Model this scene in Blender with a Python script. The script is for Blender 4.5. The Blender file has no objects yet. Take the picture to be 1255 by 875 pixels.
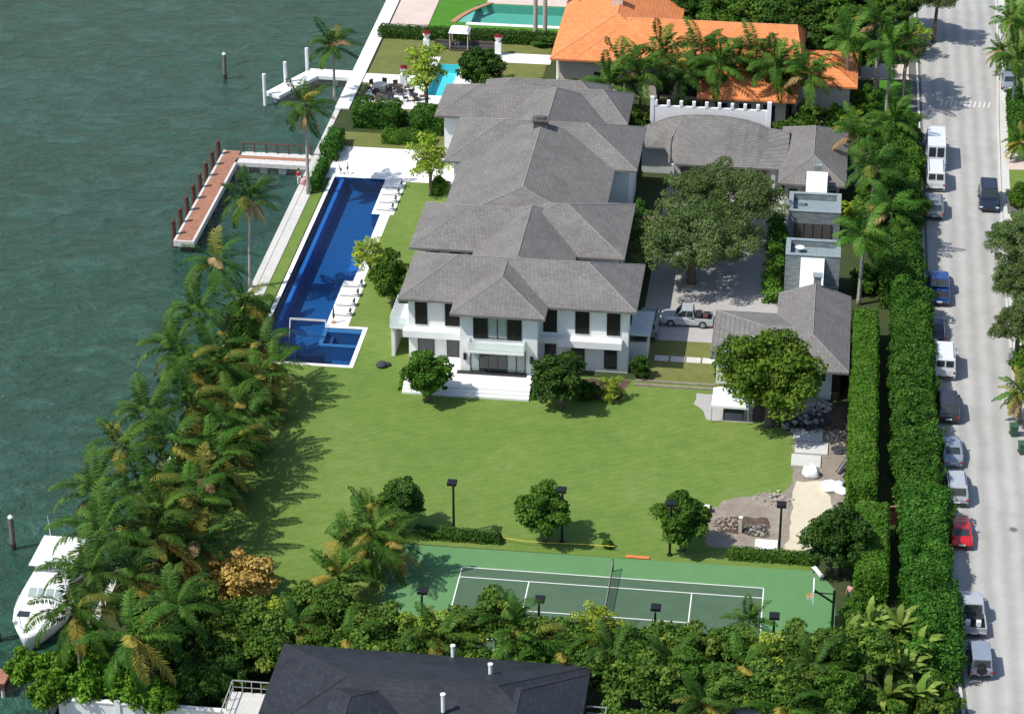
import bpy, bmesh, math, random
import numpy as np
from mathutils import Vector, Matrix

SC = bpy.context.scene
COL = SC.collection
R = math.radians
random.seed(11)

# ------------------------------------------------------------------ camera, light, exposure
PITCH, YAW, CAMH, FPX = R(28.5), R(7.3), 112.8, 3180.0      # metres above the lawn, focal length in photo pixels
FWD = (-math.sin(YAW), math.cos(YAW)); RGT = (math.cos(YAW), math.sin(YAW))
DIST = CAMH / math.tan(PITCH)
CAMP = (-FWD[0]*DIST, -FWD[1]*DIST, CAMH)
cam = bpy.data.cameras.new('camera'); camo = bpy.data.objects.new('camera', cam); COL.objects.link(camo)
camo.location = CAMP
camo.rotation_euler = (math.pi/2 - PITCH, 0, YAW)
cam.sensor_width = 36; cam.lens = FPX*36/1255
cam.clip_start = 1; cam.clip_end = 6000
SC.camera = camo
SUN_EL, SUN_AZ = 54, 209            # degrees; azimuth counted from +X towards +Y
w = bpy.data.worlds.new('World'); SC.world = w; w.use_nodes = True
nt = w.node_tree; nt.nodes.clear()
sky = nt.nodes.new('ShaderNodeTexSky'); sky.sky_type = 'NISHITA'; sky.sun_disc = False
sky.sun_elevation = R(SUN_EL); sky.sun_rotation = R((90 - SUN_AZ) % 360)
bg = nt.nodes.new('ShaderNodeBackground'); bg.inputs[1].default_value = 0.135
wo = nt.nodes.new('ShaderNodeOutputWorld')
nt.links.new(sky.outputs[0], bg.inputs[0]); nt.links.new(bg.outputs[0], wo.inputs[0])
sl = bpy.data.lights.new('sun', 'SUN'); sl.energy = 4.1; sl.angle = R(0.55); sl.color = (1, .965, .90)
so = bpy.data.objects.new('sun', sl); COL.objects.link(so)
sd = Vector((-math.cos(R(SUN_AZ))*math.cos(R(SUN_EL)), -math.sin(R(SUN_AZ))*math.cos(R(SUN_EL)), -math.sin(R(SUN_EL))))
so.rotation_euler = sd.to_track_quat('-Z', 'Y').to_euler()
SC.view_settings.view_transform = 'Standard'; SC.view_settings.look = 'None'
SC.view_settings.exposure = 0.22; SC.view_settings.gamma = 1
SC.view_settings.use_curve_mapping = False

def at(px, py, z=0.0):
    """survey helper: the real place, at height z, of a spot measured in the photograph"""
    x = (px-627.5)/FPX; y = (437.5-py)/FPX
    a = math.cos(PITCH)+y*math.sin(PITCH); dz = -math.sin(PITCH)+y*math.cos(PITCH)
    t = (z-CAMH)/dz
    return (CAMP[0]+t*(FWD[0]*a+RGT[0]*x), CAMP[1]+t*(FWD[1]*a+RGT[1]*x))

# ------------------------------------------------------------------ materials
MATS = {}
def newmat(name):
    m = bpy.data.materials.new(name); m.use_nodes = True; m.node_tree.nodes.clear(); MATS[name] = m
    return m, m.node_tree.nodes, m.node_tree.links
def ramp(N, stops):
    r = N.new('ShaderNodeValToRGB'); e = r.color_ramp.elements
    while len(e) < len(stops): e.new(.5)
    for k, (p, c) in enumerate(stops):
        e[k].position = p; e[k].color = (c[0], c[1], c[2], 1)
    return r
def coords(N, L, scale=(1, 1, 1), rot=(0, 0, 0), world=False):
    if world:
        tc = N.new('ShaderNodeNewGeometry'); o = tc.outputs['Position']
    else:
        tc = N.new('ShaderNodeTexCoord'); o = tc.outputs['Object']
    mp = N.new('ShaderNodeMapping'); mp.inputs['Scale'].default_value = scale; mp.inputs['Rotation'].default_value = rot
    L.new(o, mp.inputs[0]); return mp.outputs[0]
def noise(N, L, vec, scale, detail=6, rough=.6, dist=0.0):
    n = N.new('ShaderNodeTexNoise'); n.inputs['Scale'].default_value = scale; n.inputs['Detail'].default_value = detail
    n.inputs['Roughness'].default_value = rough; n.inputs['Distortion'].default_value = dist
    L.new(vec, n.inputs['Vector']); return n.outputs['Fac']
def mixc(N, L, fac, a, b, mode='MIX'):
    m = N.new('ShaderNodeMix'); m.data_type = 'RGBA'; m.blend_type = mode
    for s, v in ((m.inputs[0], fac), (m.inputs[6], a), (m.inputs[7], b)):
        if isinstance(v, (int, float)): s.default_value = v
        elif isinstance(v, tuple): s.default_value = (v[0], v[1], v[2], 1)
        else: L.new(v, s)
    return m.outputs[2]
def principled(N, L, color, rough=.6, metal=0, spec=.4, bump=None, bstr=.3, bdist=.05):
    p = N.new('ShaderNodeBsdfPrincipled'); o = N.new('ShaderNodeOutputMaterial')
    if isinstance(color, tuple): p.inputs['Base Color'].default_value = (color[0], color[1], color[2], 1)
    else: L.new(color, p.inputs['Base Color'])
    p.inputs['Roughness'].default_value = rough; p.inputs['Metallic'].default_value = metal
    p.inputs['Specular IOR Level'].default_value = spec
    if bump is not None:
        b = N.new('ShaderNodeBump'); b.inputs['Strength'].default_value = bstr; b.inputs['Distance'].default_value = bdist
        L.new(bump, b.inputs['Height']); L.new(b.outputs[0], p.inputs['Normal'])
    L.new(p.outputs[0], o.inputs[0]); return p
def plain(name, c, rough=.5, metal=0, var=.18, scale=3, spec=.4, bstr=.15):
    """one colour with soft wear: two noises, a coarse and a fine one"""
    m, N, L = newmat(name)
    v = coords(N, L)
    n1 = noise(N, L, v, scale); n2 = noise(N, L, v, scale*9, 3)
    d = tuple(x*(1-var*1.6) for x in c); u = tuple(min(1, x*(1+var)) for x in c)
    r = ramp(N, [(.25, d), (.5, c), (.78, u)]); L.new(n1, r.inputs[0])
    c2 = mixc(N, L, .25, r.outputs[0], n2, 'OVERLAY')
    principled(N, L, c2, rough, metal, spec, n2, bstr, .02)
    return m
def leafmat(name, dark, mid, light, odd=None, oddp=.04, transl=.22):
    """foliage: each leaf its own tint, each plant a little of its own"""
    m, N, L = newmat(name)
    g = N.new('ShaderNodeNewGeometry'); oi = N.new('ShaderNodeObjectInfo')
    st = [(0, dark), (.45, mid), (.9, light)]
    if odd: st = [(0, dark), (.42, mid), (.93-oddp*2, light), (1-oddp, odd)]
    at_ = N.new('ShaderNodeAttribute'); at_.attribute_name = 'tone'
    k1 = N.new('ShaderNodeMath'); k1.operation = 'MULTIPLY'; k1.inputs[1].default_value = .42; L.new(g.outputs['Random Per Island'], k1.inputs[0])
    k2 = N.new('ShaderNodeMath'); k2.operation = 'MULTIPLY_ADD'; k2.inputs[1].default_value = .58; L.new(at_.outputs['Fac'], k2.inputs[0]); L.new(k1.outputs[0], k2.inputs[2])
    r = ramp(N, st); L.new(k2.outputs[0], r.inputs[0])
    hs = N.new('ShaderNodeHueSaturation'); L.new(r.outputs[0], hs.inputs['Color'])
    mr = N.new('ShaderNodeMapRange'); mr.inputs['To Min'].default_value = .492; mr.inputs['To Max'].default_value = .508
    L.new(oi.outputs['Random'], mr.inputs['Value']); L.new(mr.outputs[0], hs.inputs['Hue'])
    mv = N.new('ShaderNodeMapRange'); mv.inputs['To Min'].default_value = .86; mv.inputs['To Max'].default_value = 1.14
    L.new(oi.outputs['Random'], mv.inputs['Value']); L.new(mv.outputs[0], hs.inputs['Value'])
    p = N.new('ShaderNodeBsdfPrincipled'); p.inputs['Roughness'].default_value = .6; p.inputs['Specular IOR Level'].default_value = .16
    t = N.new('ShaderNodeBsdfTranslucent'); mx = N.new('ShaderNodeMixShader'); mx.inputs[0].default_value = transl
    L.new(hs.outputs[0], p.inputs['Base Color']); L.new(hs.outputs[0], t.inputs['Color'])
    o = N.new('ShaderNodeOutputMaterial')
    L.new(p.outputs[0], mx.inputs[1]); L.new(t.outputs[0], mx.inputs[2]); L.new(mx.outputs[0], o.inputs[0])
    return m
def groundmat(name, cols, s1=.08, s2=1.2, s3=14, rough=.9, bstr=.4, stripe=None, bd=.04):
    """turf, soil, paving: coarse patches x fine grain, optional mowing or paving direction"""
    m, N, L = newmat(name)
    v = coords(N, L, world=True)
    a = noise(N, L, v, s1, 4, .6, .6); b = noise(N, L, v, s2, 6, .65); c = noise(N, L, v, s3, 3, .7)
    r = ramp(N, [(.28, cols[0]), (.5, cols[1]), (.72, cols[2])])
    mm = N.new('ShaderNodeMath'); mm.operation = 'MULTIPLY_ADD'; mm.inputs[1].default_value = .45
    m2 = N.new('ShaderNodeMath'); m2.operation = 'MULTIPLY'; m2.inputs[1].default_value = .55
    L.new(b, m2.inputs[0]); L.new(a, mm.inputs[0]); L.new(m2.outputs[0], mm.inputs[2]); L.new(mm.outputs[0], r.inputs[0])
    col = mixc(N, L, .35, r.outputs[0], c, 'OVERLAY')
    if stripe:
        wv = N.new('ShaderNodeTexWave'); wv.inputs['Scale'].default_value = stripe[0]; wv.inputs['Distortion'].default_value = stripe[1]
        wv.inputs['Detail'].default_value = 2
        L.new(coords(N, L, rot=(0, 0, R(stripe[2])), world=True), wv.inputs['Vector'])
        col = mixc(N, L, stripe[3], col, wv.outputs['Fac'], 'OVERLAY')
    principled(N, L, col, rough, 0, .2, c, bstr, bd)
    return m
def roofmat(name, dark, mid, light, rowh=.32, colw=.42, rough=.85, mortar=.35, blotch=(.72, 1.2)):
    m, N, L = newmat(name)
    tc = N.new('ShaderNodeTexCoord'); sx = N.new('ShaderNodeSeparateXYZ'); L.new(tc.outputs['Object'], sx.inputs[0])
    ad = N.new('ShaderNodeMath'); L.new(sx.outputs[0], ad.inputs[0]); L.new(sx.outputs[1], ad.inputs[1])
    mz = N.new('ShaderNodeMath'); mz.operation = 'MULTIPLY'; mz.inputs[1].default_value = 2.3; L.new(sx.outputs[2], mz.inputs[0])
    cx = N.new('ShaderNodeCombineXYZ'); L.new(ad.outputs[0], cx.inputs[0]); L.new(mz.outputs[0], cx.inputs[1])
    br = N.new('ShaderNodeTexBrick'); L.new(cx.outputs[0], br.inputs['Vector'])
    br.inputs['Scale'].default_value = 1; br.inputs['Brick Width'].default_value = colw; br.inputs['Row Height'].default_value = rowh
    br.inputs['Mortar Size'].default_value = .03; br.inputs['Mortar Smooth'].default_value = .4; br.inputs['Bias'].default_value = 0
    br.inputs['Color1'].default_value = (*dark, 1); br.inputs['Color2'].default_value = (*light, 1)
    br.inputs['Mortar'].default_value = (*tuple(x*mortar for x in mid), 1)
    v = coords(N, L)
    n = noise(N, L, v, .35, 6, .65); r = ramp(N, [(.3, (blotch[0],)*3), (.7, (blotch[1],)*3)]); L.new(n, r.inputs[0])
    c = mixc(N, L, .5, br.outputs[0], mid); c = mixc(N, L, 1, c, r.outputs[0], 'MULTIPLY')
    n2 = noise(N, L, coords(N, L, (1, 1, .25)), 5, 4); c = mixc(N, L, .3, c, n2, 'OVERLAY')
    principled(N, L, c, rough, 0, .25, br.outputs['Fac'], -.35, .05)
    return m
def stonemat(name, dark, light, bw=.6, rh=.12):
    m, N, L = newmat(name)
    tc = N.new('ShaderNodeTexCoord'); sx = N.new('ShaderNodeSeparateXYZ'); L.new(tc.outputs['Object'], sx.inputs[0])
    ad = N.new('ShaderNodeMath'); L.new(sx.outputs[0], ad.inputs[0]); L.new(sx.outputs[1], ad.inputs[1])
    cx = N.new('ShaderNodeCombineXYZ'); L.new(ad.outputs[0], cx.inputs[0]); L.new(sx.outputs[2], cx.inputs[1])
    br = N.new('ShaderNodeTexBrick'); L.new(cx.outputs[0], br.inputs['Vector']); br.inputs['Scale'].default_value = 1
    br.inputs['Brick Width'].default_value = bw; br.inputs['Row Height'].default_value = rh; br.inputs['Mortar Size'].default_value = .012
    br.inputs['Color1'].default_value = (*dark, 1); br.inputs['Color2'].default_value = (*light, 1)
    br.inputs['Mortar'].default_value = (*tuple(x*.4 for x in dark), 1)
    c = mixc(N, L, .3, br.outputs[0], noise(N, L, coords(N, L), 3), 'OVERLAY')
    principled(N, L, c, .7, 0, .35, br.outputs['Fac'], -.4, .04)
    return m
def paint(name, c, rough=.22):
    m, N, L = newmat(name)
    n = noise(N, L, coords(N, L), 2.5); c2 = mixc(N, L, .14, c, n, 'OVERLAY')
    p = principled(N, L, c2, rough, .15, .5); p.inputs['Coat Weight'].default_value = .6; p.inputs['Coat Roughness'].default_value = .06
    return m
def glass(name, c, rough=.06):
    m, N, L = newmat(name)
    n = noise(N, L, coords(N, L), .8, 3); c2 = mixc(N, L, .3, c, n, 'OVERLAY')
    principled(N, L, c2, rough, 0, .7)
    return m

# turf and soil
groundmat('turf', [(.098, .172, .030), (.138, .212, .042), (.198, .246, .068)], .11, .75, 8, bstr=.8, stripe=(.42, 6.0, 62, .035), bd=.06)
groundmat('turf_dry', [(.105, .125, .03), (.15, .165, .048), (.2, .2, .075)], .12, 1.2, 10)
groundmat('turf_lush', [(.05, .16, .012), (.07, .21, .02), (.09, .24, .03)], .12, 1.2, 10)
groundmat('soil', [(.030, .042, .016), (.045, .062, .022), (.07, .075, .03)], .2, 1.5, 10)
groundmat('rubble_soil', [(.19, .155, .115), (.30, .255, .205), (.40, .36, .31)], .3, 1.3, 9, bstr=.9, bd=.1)
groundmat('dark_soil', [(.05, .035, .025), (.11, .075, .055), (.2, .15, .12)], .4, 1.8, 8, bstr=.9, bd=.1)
groundmat('sand', [(.50, .44, .31), (.58, .52, .38), (.63, .58, .46)], .2, 1.2, 10, bstr=.6)
groundmat('road', [(.31, .30, .28), (.375, .365, .342), (.43, .42, .40)], .09, .45, 7, bstr=.3, stripe=(.21, 1.2, 0, .10))
groundmat('driveway', [(.34, .33, .31), (.40, .385, .365), (.45, .44, .42)], .1, 1.4, 8)
groundmat('concrete', [(.48, .465, .42), (.55, .54, .50), (.62, .61, .57)], .2, 1.3, 9, bstr=.2)
groundmat('white_stone', [(.70, .69, .66), (.77, .765, .74), (.82, .82, .80)], .3, 1.6, 9, bstr=.15)
groundmat('pink_paving', [(.52, .42, .36), (.60, .49, .43), (.66, .56, .50)], .3, 1.6, 9)
groundmat('court_outer', [(.095, .215, .085), (.112, .245, .098), (.13, .27, .115)], .12, .9, 12, bstr=.1, rough=.75)
groundmat('court_inner', [(.064, .112, .066), (.078, .132, .078), (.092, .15, .09)], .12, .9, 12, bstr=.1, rough=.75)
groundmat('verge_asphalt', [(.10, .10, .10), (.14, .14, .135), (.19, .185, .18)], .3, 1.4, 9)
plain('line_white', (.80, .80, .77), .7, var=.06)
plain('line_worn', (.58, .57, .54), .8, var=.25, scale=6)
# buildings
roofmat('roof_grey', (.150, .140, .130), (.195, .183, .171), (.245, .232, .215), .24, .36, blotch=(.82, 1.12))
roofmat('roof_orange', (.62, .185, .06), (.72, .245, .085), (.80, .32, .125), .40, .34, .75, .38, (.9, 1.08))
roofmat('roof_dark', (.020, .022, .027), (.028, .031, .038), (.042, .045, .052), .3, .5, .55, .7)
plain('ridge_cap', (.25, .24, .23), .85); plain('ridge_cap_orange', (.70, .30, .14), .8); plain('ridge_cap_dark', (.026, .028, .033), .7)
plain('stucco', (.80, .80, .785), .8, var=.05, scale=.6); plain('stucco_warm', (.62, .55, .45), .85, var=.1, scale=.8)
plain('stucco_grey', (.52, .53, .52), .85, var=.1)
plain('shutter', (.018, .015, .013), .5); plain('frame_dark', (.03, .028, .026), .45)
glass('glass_dark', (.03, .04, .042)); glass('glass_pale', (.30, .36, .35), .1)
plain('soffit', (.12, .11, .10), .8)
stonemat('slate', (.17, .20, .21), (.29, .325, .335)); plain('slate_cap', (.24, .285, .30), .7)
plain('flat_roof', (.22, .27, .29), .85)
plain('garage_door', (.10, .09, .085), .5)
m, N, L = newmat('balustrade_glass')
p = N.new('ShaderNodeBsdfPrincipled'); p.inputs['Base Color'].default_value = (.86, .90, .89, 1); p.inputs['Roughness'].default_value = .08
tr = N.new('ShaderNodeBsdfTransparent'); tr.inputs[0].default_value = (.93, .97, .96, 1); mx = N.new('ShaderNodeMixShader'); mx.inputs[0].default_value = .55
o = N.new('ShaderNodeOutputMaterial'); L.new(tr.outputs[0], mx.inputs[1]); L.new(p.outputs[0], mx.inputs[2]); L.new(mx.outputs[0], o.inputs[0])
# wood, metal
plain('dock_wood', (.36, .17, .105), .8, var=.3, scale=4); plain('dock_edge', (.60, .58, .55), .8, var=.15)
plain('pile_brown', (.10, .042, .03), .8, var=.3); plain('pile_grey', (.17, .15, .135), .9, var=.3)
plain('white_paint', (.80, .80, .79), .55, var=.06); plain('wet_wood', (.05, .045, .04), .7)
plain('black_metal', (.018, .018, .02), .45, .3); plain('steel', (.50, .51, .52), .4, .6); plain('rail_metal', (.38, .37, .35), .6, .3)
plain('white_cushion', (.78, .79, .80), .9, var=.05); plain('dark_cushion', (.05, .052, .058), .9); plain('wicker', (.10, .075, .058), .85)
plain('orange_paint', (.72, .20, .06), .5); plain('yellow_paint', (.75, .60, .06), .5); plain('terracotta', (.42, .22, .12), .8)
plain('red_flower', (.35, .03, .04), .8); plain('bronze', (.05, .05, .045), .4, .5)
plain('bin_green', (.035, .10, .055), .5); plain('canvas_white', (.84, .85, .87), .7, var=.04)
plain('rubber', (.015, .015, .015), .7); plain('alloy', (.42, .43, .44), .35, .8); plain('plastic_black', (.03, .03, .032), .6)
plain('lamp_red', (.45, .02, .015), .2); plain('lamp_clear', (.72, .74, .75), .12)
plain('skin', (.45, .27, .19), .6); plain('hair_dark', (.025, .018, .014), .7)
plain('cloth_red', (.55, .045, .06), .85); plain('cloth_pink', (.75, .38, .36), .85); plain('cloth_white', (.78, .76, .74), .85); plain('cloth_dark', (.03, .03, .04), .85)
plain('rock', (.33, .30, .26), .9, var=.3, scale=4); plain('rock_pale', (.44, .41, .36), .9, var=.2); plain('brick_red', (.27, .16, .115), .9, var=.3)
plain('bark', (.15, .115, .085), .95, var=.35, scale=5, bstr=.6); plain('palm_bark', (.36, .33, .29), .9, var=.28, scale=5, bstr=.5)
plain('coco_bark', (.22, .18, .14), .95, var=.3, scale=6, bstr=.5); plain('crownshaft', (.13, .24, .05), .5)
for n_, c_ in (('red', (.60, .018, .02)), ('white', (.80, .80, .80)), ('silver', (.46, .48, .50)), ('charcoal', (.035, .037, .042)), ('navy', (.018, .024, .045)),
               ('blue', (.025, .075, .25)), ('steelblue', (.27, .31, .36)), ('grey', (.22, .23, .24)), ('black', (.015, .016, .02))):
    paint('paint_'+n_, c_)
# foliage
leafmat('leaf_ficus', (0.035, 0.088, 0.009), (0.062, 0.149, 0.014), (0.121, 0.238, 0.027))
leafmat('leaf_dark', (0.024, 0.063, 0.010), (0.043, 0.104, 0.014), (0.081, 0.165, 0.023))
leafmat('leaf_hedge', (.020, .070, .007), (.040, .122, .011), (.085, .20, .024))
leafmat('leaf_hedge_lime', (.042, .118, .009), (.076, .185, .014), (.13, .26, .03))
leafmat('leaf_oak', (.066, .108, .030), (.108, .165, .046), (.18, .245, .085), transl=.32)
leafmat('leaf_almond', (0.048, 0.110, 0.011), (0.086, 0.173, 0.015), (0.161, 0.256, 0.024), (0.295, 0.342, 0.030), .03)
leafmat('leaf_mixed', (0.036, 0.084, 0.010), (0.070, 0.145, 0.017), (0.144, 0.231, 0.032), (0.268, 0.287, 0.038), .03)
leafmat('leaf_light', (0.161, 0.244, 0.023), (0.268, 0.366, 0.034), (0.403, 0.488, 0.061), (0.510, 0.512, 0.076))
leafmat('leaf_grape', (0.054, 0.146, 0.009), (0.091, 0.213, 0.014), (0.174, 0.317, 0.030))
leafmat('leaf_croton', (.24, .16, .04), (.44, .29, .07), (.60, .45, .14), (.50, .20, .06), .06)
leafmat('leaf_palm', (.026, .082, .010), (.062, .148, .016), (.135, .24, .034))
leafmat('leaf_palm_dark', (.018, .058, .009), (.044, .108, .014), (.10, .185, .028))
leafmat('leaf_palm_gold', (0.062, 0.098, 0.015), (0.121, 0.165, 0.024), (0.255, 0.275, 0.045), (0.483, 0.329, 0.061), .035)
leafmat('leaf_palm_yellow', (.10, .14, .022), (.20, .20, .035), (.40, .30, .055))
leafmat('leaf_palm_dry', (.22, .14, .06), (.34, .22, .10), (.46, .31, .15), transl=.15)
leafmat('leaf_banana', (0.094, 0.177, 0.023), (0.174, 0.262, 0.042), (0.322, 0.390, 0.091))

# water of the bay
m, N, L = newmat('bay_water')
v = coords(N, L, (1, 1, 1), (0, 0, R(25)), world=True)
v2 = coords(N, L, (.62, 1.0, 1), (0, 0, R(-22)), world=True); v3 = coords(N, L, (.7, 1.0, 1), (0, 0, R(24)), world=True)
n1 = noise(N, L, v2, .42, 7, .62, .8); n2 = noise(N, L, v, .022, 4, .55); n3 = noise(N, L, v3, 1.1, 5, .65, .5); n4 = noise(N, L, v2, 3.2, 3, .6, .3)
r = ramp(N, [(.3, (.013, .050, .034)), (.48, (.018, .064, .046)), (.60, (.026, .082, .063)), (.78, (.054, .120, .102))]); L.new(n1, r.inputs[0])
r2 = ramp(N, [(.35, (.84, 1.02, .86)), (.65, (1.02, 1.04, 1.10))]); L.new(n2, r2.inputs[0])
c = mixc(N, L, 1, r.outputs[0], r2.outputs[0], 'MULTIPLY'); c = mixc(N, L, .5, c, n3, 'OVERLAY')
fo = noise(N, L, v2, .5, 8, .74, 1.2); fr = ramp(N, [(.715, (0, 0, 0)), (.77, (1, 1, 1))]); L.new(fo, fr.inputs[0])
c = mixc(N, L, fr.outputs[0], c, (.5, .55, .55))
ad = N.new('ShaderNodeMath'); ad.operation = 'MULTIPLY_ADD'; ad.inputs[1].default_value = .55; L.new(n3, ad.inputs[0]); L.new(n1, ad.inputs[2])
ae = N.new('ShaderNodeMath'); ae.operation = 'MULTIPLY_ADD'; ae.inputs[1].default_value = .22; L.new(n4, ae.inputs[0]); L.new(ad.outputs[0], ae.inputs[2])
principled(N, L, c, .14, 0, .16, ae.outputs[0], 1.0, .9)
# pools
def poolwater(name, tint, gl=.10, bscale=1.6):
    m, N, L = newmat(name)
    t = N.new('ShaderNodeBsdfTransparent'); t.inputs[0].default_value = (*tint, 1)
    g = N.new('ShaderNodeBsdfGlossy'); g.inputs['Roughness'].default_value = .05
    b = N.new('ShaderNodeBump'); b.inputs['Strength'].default_value = .4; b.inputs['Distance'].default_value = .1
    L.new(noise(N, L, coords(N, L, world=True), bscale, 5), b.inputs['Height']); L.new(b.outputs[0], g.inputs['Normal'])
    f = N.new('ShaderNodeFresnel'); f.inputs[0].default_value = 1.33; L.new(b.outputs[0], f.inputs[1])
    mx = N.new('ShaderNodeMixShader'); o = N.new('ShaderNodeOutputMaterial')
    L.new(f.outputs[0], mx.inputs[0]); L.new(t.outputs[0], mx.inputs[1]); L.new(g.outputs[0], mx.inputs[2]); L.new(mx.outputs[0], o.inputs[0])
    return m
poolwater('pool_water', (.52, .78, .90)); poolwater('pool_water_cyan', (.75, .97, .98)); poolwater('pool_water_green', (.80, .95, .90))
groundmat('pool_tile', [(.022, .10, .25), (.028, .122, .295), (.036, .145, .34)], .15, 1.5, 9, rough=.35)
groundmat('pool_tile_light', [(.05, .17, .46), (.06, .20, .52), (.07, .23, .56)], .15, 1.5, 9, rough=.35)
groundmat('pool_tile_dark', [(.010, .018, .06), (.013, .024, .075), (.016, .03, .09)], .15, 1.5, 9, rough=.35)
groundmat('pool_plaster_cyan', [(.10, .52, .58), (.12, .60, .66), (.18, .66, .70)], .2, 1.5, 9)
groundmat('pool_plaster_green', [(.10, .36, .30), (.12, .41, .34), (.15, .45, .38)], .2, 1.5, 9)
M = MATS

# ------------------------------------------------------------------ mesh helpers
class MB:
    def __init__(s): s.v = []; s.f = []; s.mi = []; s.cur = 0
    def add(s, vs, fs):
        b = len(s.v); s.v += [tuple(p) for p in vs]
        for f in fs: s.f.append(tuple(b+i for i in f)); s.mi.append(s.cur)
        return s
    def box(s, x0, x1, y0, y1, z0, z1):
        vs = [(x0, y0, z0), (x1, y0, z0), (x1, y1, z0), (x0, y1, z0), (x0, y0, z1), (x1, y0, z1), (x1, y1, z1), (x0, y1, z1)]
        return s.add(vs, [(3, 2, 1, 0), (4, 5, 6, 7), (0, 1, 5, 4), (1, 2, 6, 5), (2, 3, 7, 6), (3, 0, 4, 7)])
    def prism(s, poly, z0, z1):
        n = len(poly)
        vs = [(x, y, z0) for x, y in poly]+[(x, y, z1) for x, y in poly]
        return s.add(vs, [tuple(range(n))[::-1], tuple(range(n, 2*n))]+[(i, (i+1) % n, n+(i+1) % n, n+i) for i in range(n)])
    def sheet(s, poly, z): return s.add([(x, y, z) for x, y in poly], [tuple(range(len(poly)))])
    def tube(s, pts, rad, n=8, cap=True):
        pts = [Vector(p) for p in pts]; rad = rad if hasattr(rad, '__len__') else [rad]*len(pts)
        vs = []; up = Vector((0, 0, 1))
        for i, p in enumerate(pts):
            d = (pts[min(i+1, len(pts)-1)]-pts[max(i-1, 0)]).normalized()
            a = d.cross(up) if abs(d.dot(up)) < .98 else d.cross(Vector((1, 0, 0)))
            a.normalize(); b = d.cross(a)
            for k in range(n):
                t = 2*math.pi*k/n; vs.append(p+(a*math.cos(t)+b*math.sin(t))*rad[i])
        fs = [(i*n+k, i*n+(k+1) % n, (i+1)*n+(k+1) % n, (i+1)*n+k) for i in range(len(pts)-1) for k in range(n)]
        if cap: fs += [tuple(range(n))[::-1], tuple(range((len(pts)-1)*n, len(pts)*n))]
        return s.add(vs, fs)
    def lathe(s, prof, n=14, c=(0, 0)):
        vs = [(c[0]+r*math.cos(2*math.pi*k/n), c[1]+r*math.sin(2*math.pi*k/n), z) for r, z in prof for k in range(n)]
        fs = [(i*n+k, i*n+(k+1) % n, (i+1)*n+(k+1) % n, (i+1)*n+k) for i in range(len(prof)-1) for k in range(n)]
        return s.add(vs, fs+[tuple(range(n))[::-1], tuple(range((len(prof)-1)*n, len(prof)*n))])
    def loft(s, secs, cap=True):
        n = len(secs[0]); vs = [p for q in secs for p in q]
        fs = [(i*n+k, i*n+(k+1) % n, (i+1)*n+(k+1) % n, (i+1)*n+k) for i in range(len(secs)-1) for k in range(n)]
        if cap: fs += [tuple(range(n))[::-1], tuple(range((len(secs)-1)*n, len(secs)*n))]
        return s.add(vs, fs)
    def build(s, name, mat, parent=None, smooth=False, bevel=0, kind=None, loc=None):
        me = bpy.data.meshes.new(name); me.from_pydata(s.v, [], s.f)
        mats = mat if isinstance(mat, (list, tuple)) else [mat]
        for m_ in mats: me.materials.append(M[m_])
        if len(mats) > 1: me.polygons.foreach_set('material_index', s.mi)
        bm = bmesh.new(); bm.from_mesh(me); bmesh.ops.recalc_face_normals(bm, faces=bm.faces); bm.to_mesh(me); bm.free()
        if smooth: me.polygons.foreach_set('use_smooth', [True]*len(me.polygons))
        o = bpy.data.objects.new(name, me); COL.objects.link(o)
        if parent: o.parent = parent
        if loc: o.location = loc
        if bevel:
            b = o.modifiers.new('bevel', 'BEVEL'); b.width = bevel; b.segments = 2; b.limit_method = 'ANGLE'; b.angle_limit = R(35)
        if kind: o['kind'] = kind
        return o
def thing(name, label, cat, loc=(0, 0, 0), rotz=0, group=None):
    o = bpy.data.objects.new(name, None); COL.objects.link(o); o.location = loc; o.rotation_euler = (0, 0, rotz)
    o.empty_display_size = .3; o['label'] = label; o['category'] = cat
    if group: o['group'] = group
    return o
def tag(o, label, cat, group=None):
    o['label'] = label; o['category'] = cat
    if group: o['group'] = group
    return o
def copy_tree(o, parent=None):
    c = o.copy(); COL.objects.link(c)
    if parent: c.parent = parent
    for ch in list(o.children): copy_tree(ch, c)
    return c
def ground_sheet(name, mat, x0, x1, y0, y1, z, holes=(), kind='structure'):
    """a sheet cut in cells, leaving out the rectangles in holes"""
    xs = sorted({x0, x1}|{min(max(h[k], x0), x1) for h in holes for k in (0, 1)})
    ys = sorted({y0, y1}|{min(max(h[k], y0), y1) for h in holes for k in (2, 3)})
    vid = {}; vs = []; fs = []
    def vi(i, j):
        if (i, j) not in vid: vid[(i, j)] = len(vs); vs.append((xs[i], ys[j], z))
        return vid[(i, j)]
    for i in range(len(xs)-1):
        for j in range(len(ys)-1):
            cx, cy = (xs[i]+xs[i+1])/2, (ys[j]+ys[j+1])/2
            if any(h[0] < cx < h[1] and h[2] < cy < h[3] for h in holes): continue
            fs.append((vi(i, j), vi(i+1, j), vi(i+1, j+1), vi(i, j+1)))
    return MB().add(vs, fs).build(name, mat, kind=kind)
ORD = ['first', 'second', 'third', 'fourth', 'fifth', 'sixth', 'seventh', 'eighth', 'ninth', 'tenth', 'eleventh', 'twelfth', 'thirteenth', 'fourteenth',
       'fifteenth', 'sixteenth', 'seventeenth', 'eighteenth', 'nineteenth', 'twentieth', 'twenty-first', 'twenty-second', 'twenty-third', 'twenty-fourth',
       'twenty-fifth', 'twenty-sixth', 'twenty-seventh', 'twenty-eighth', 'twenty-ninth', 'thirtieth']
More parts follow.
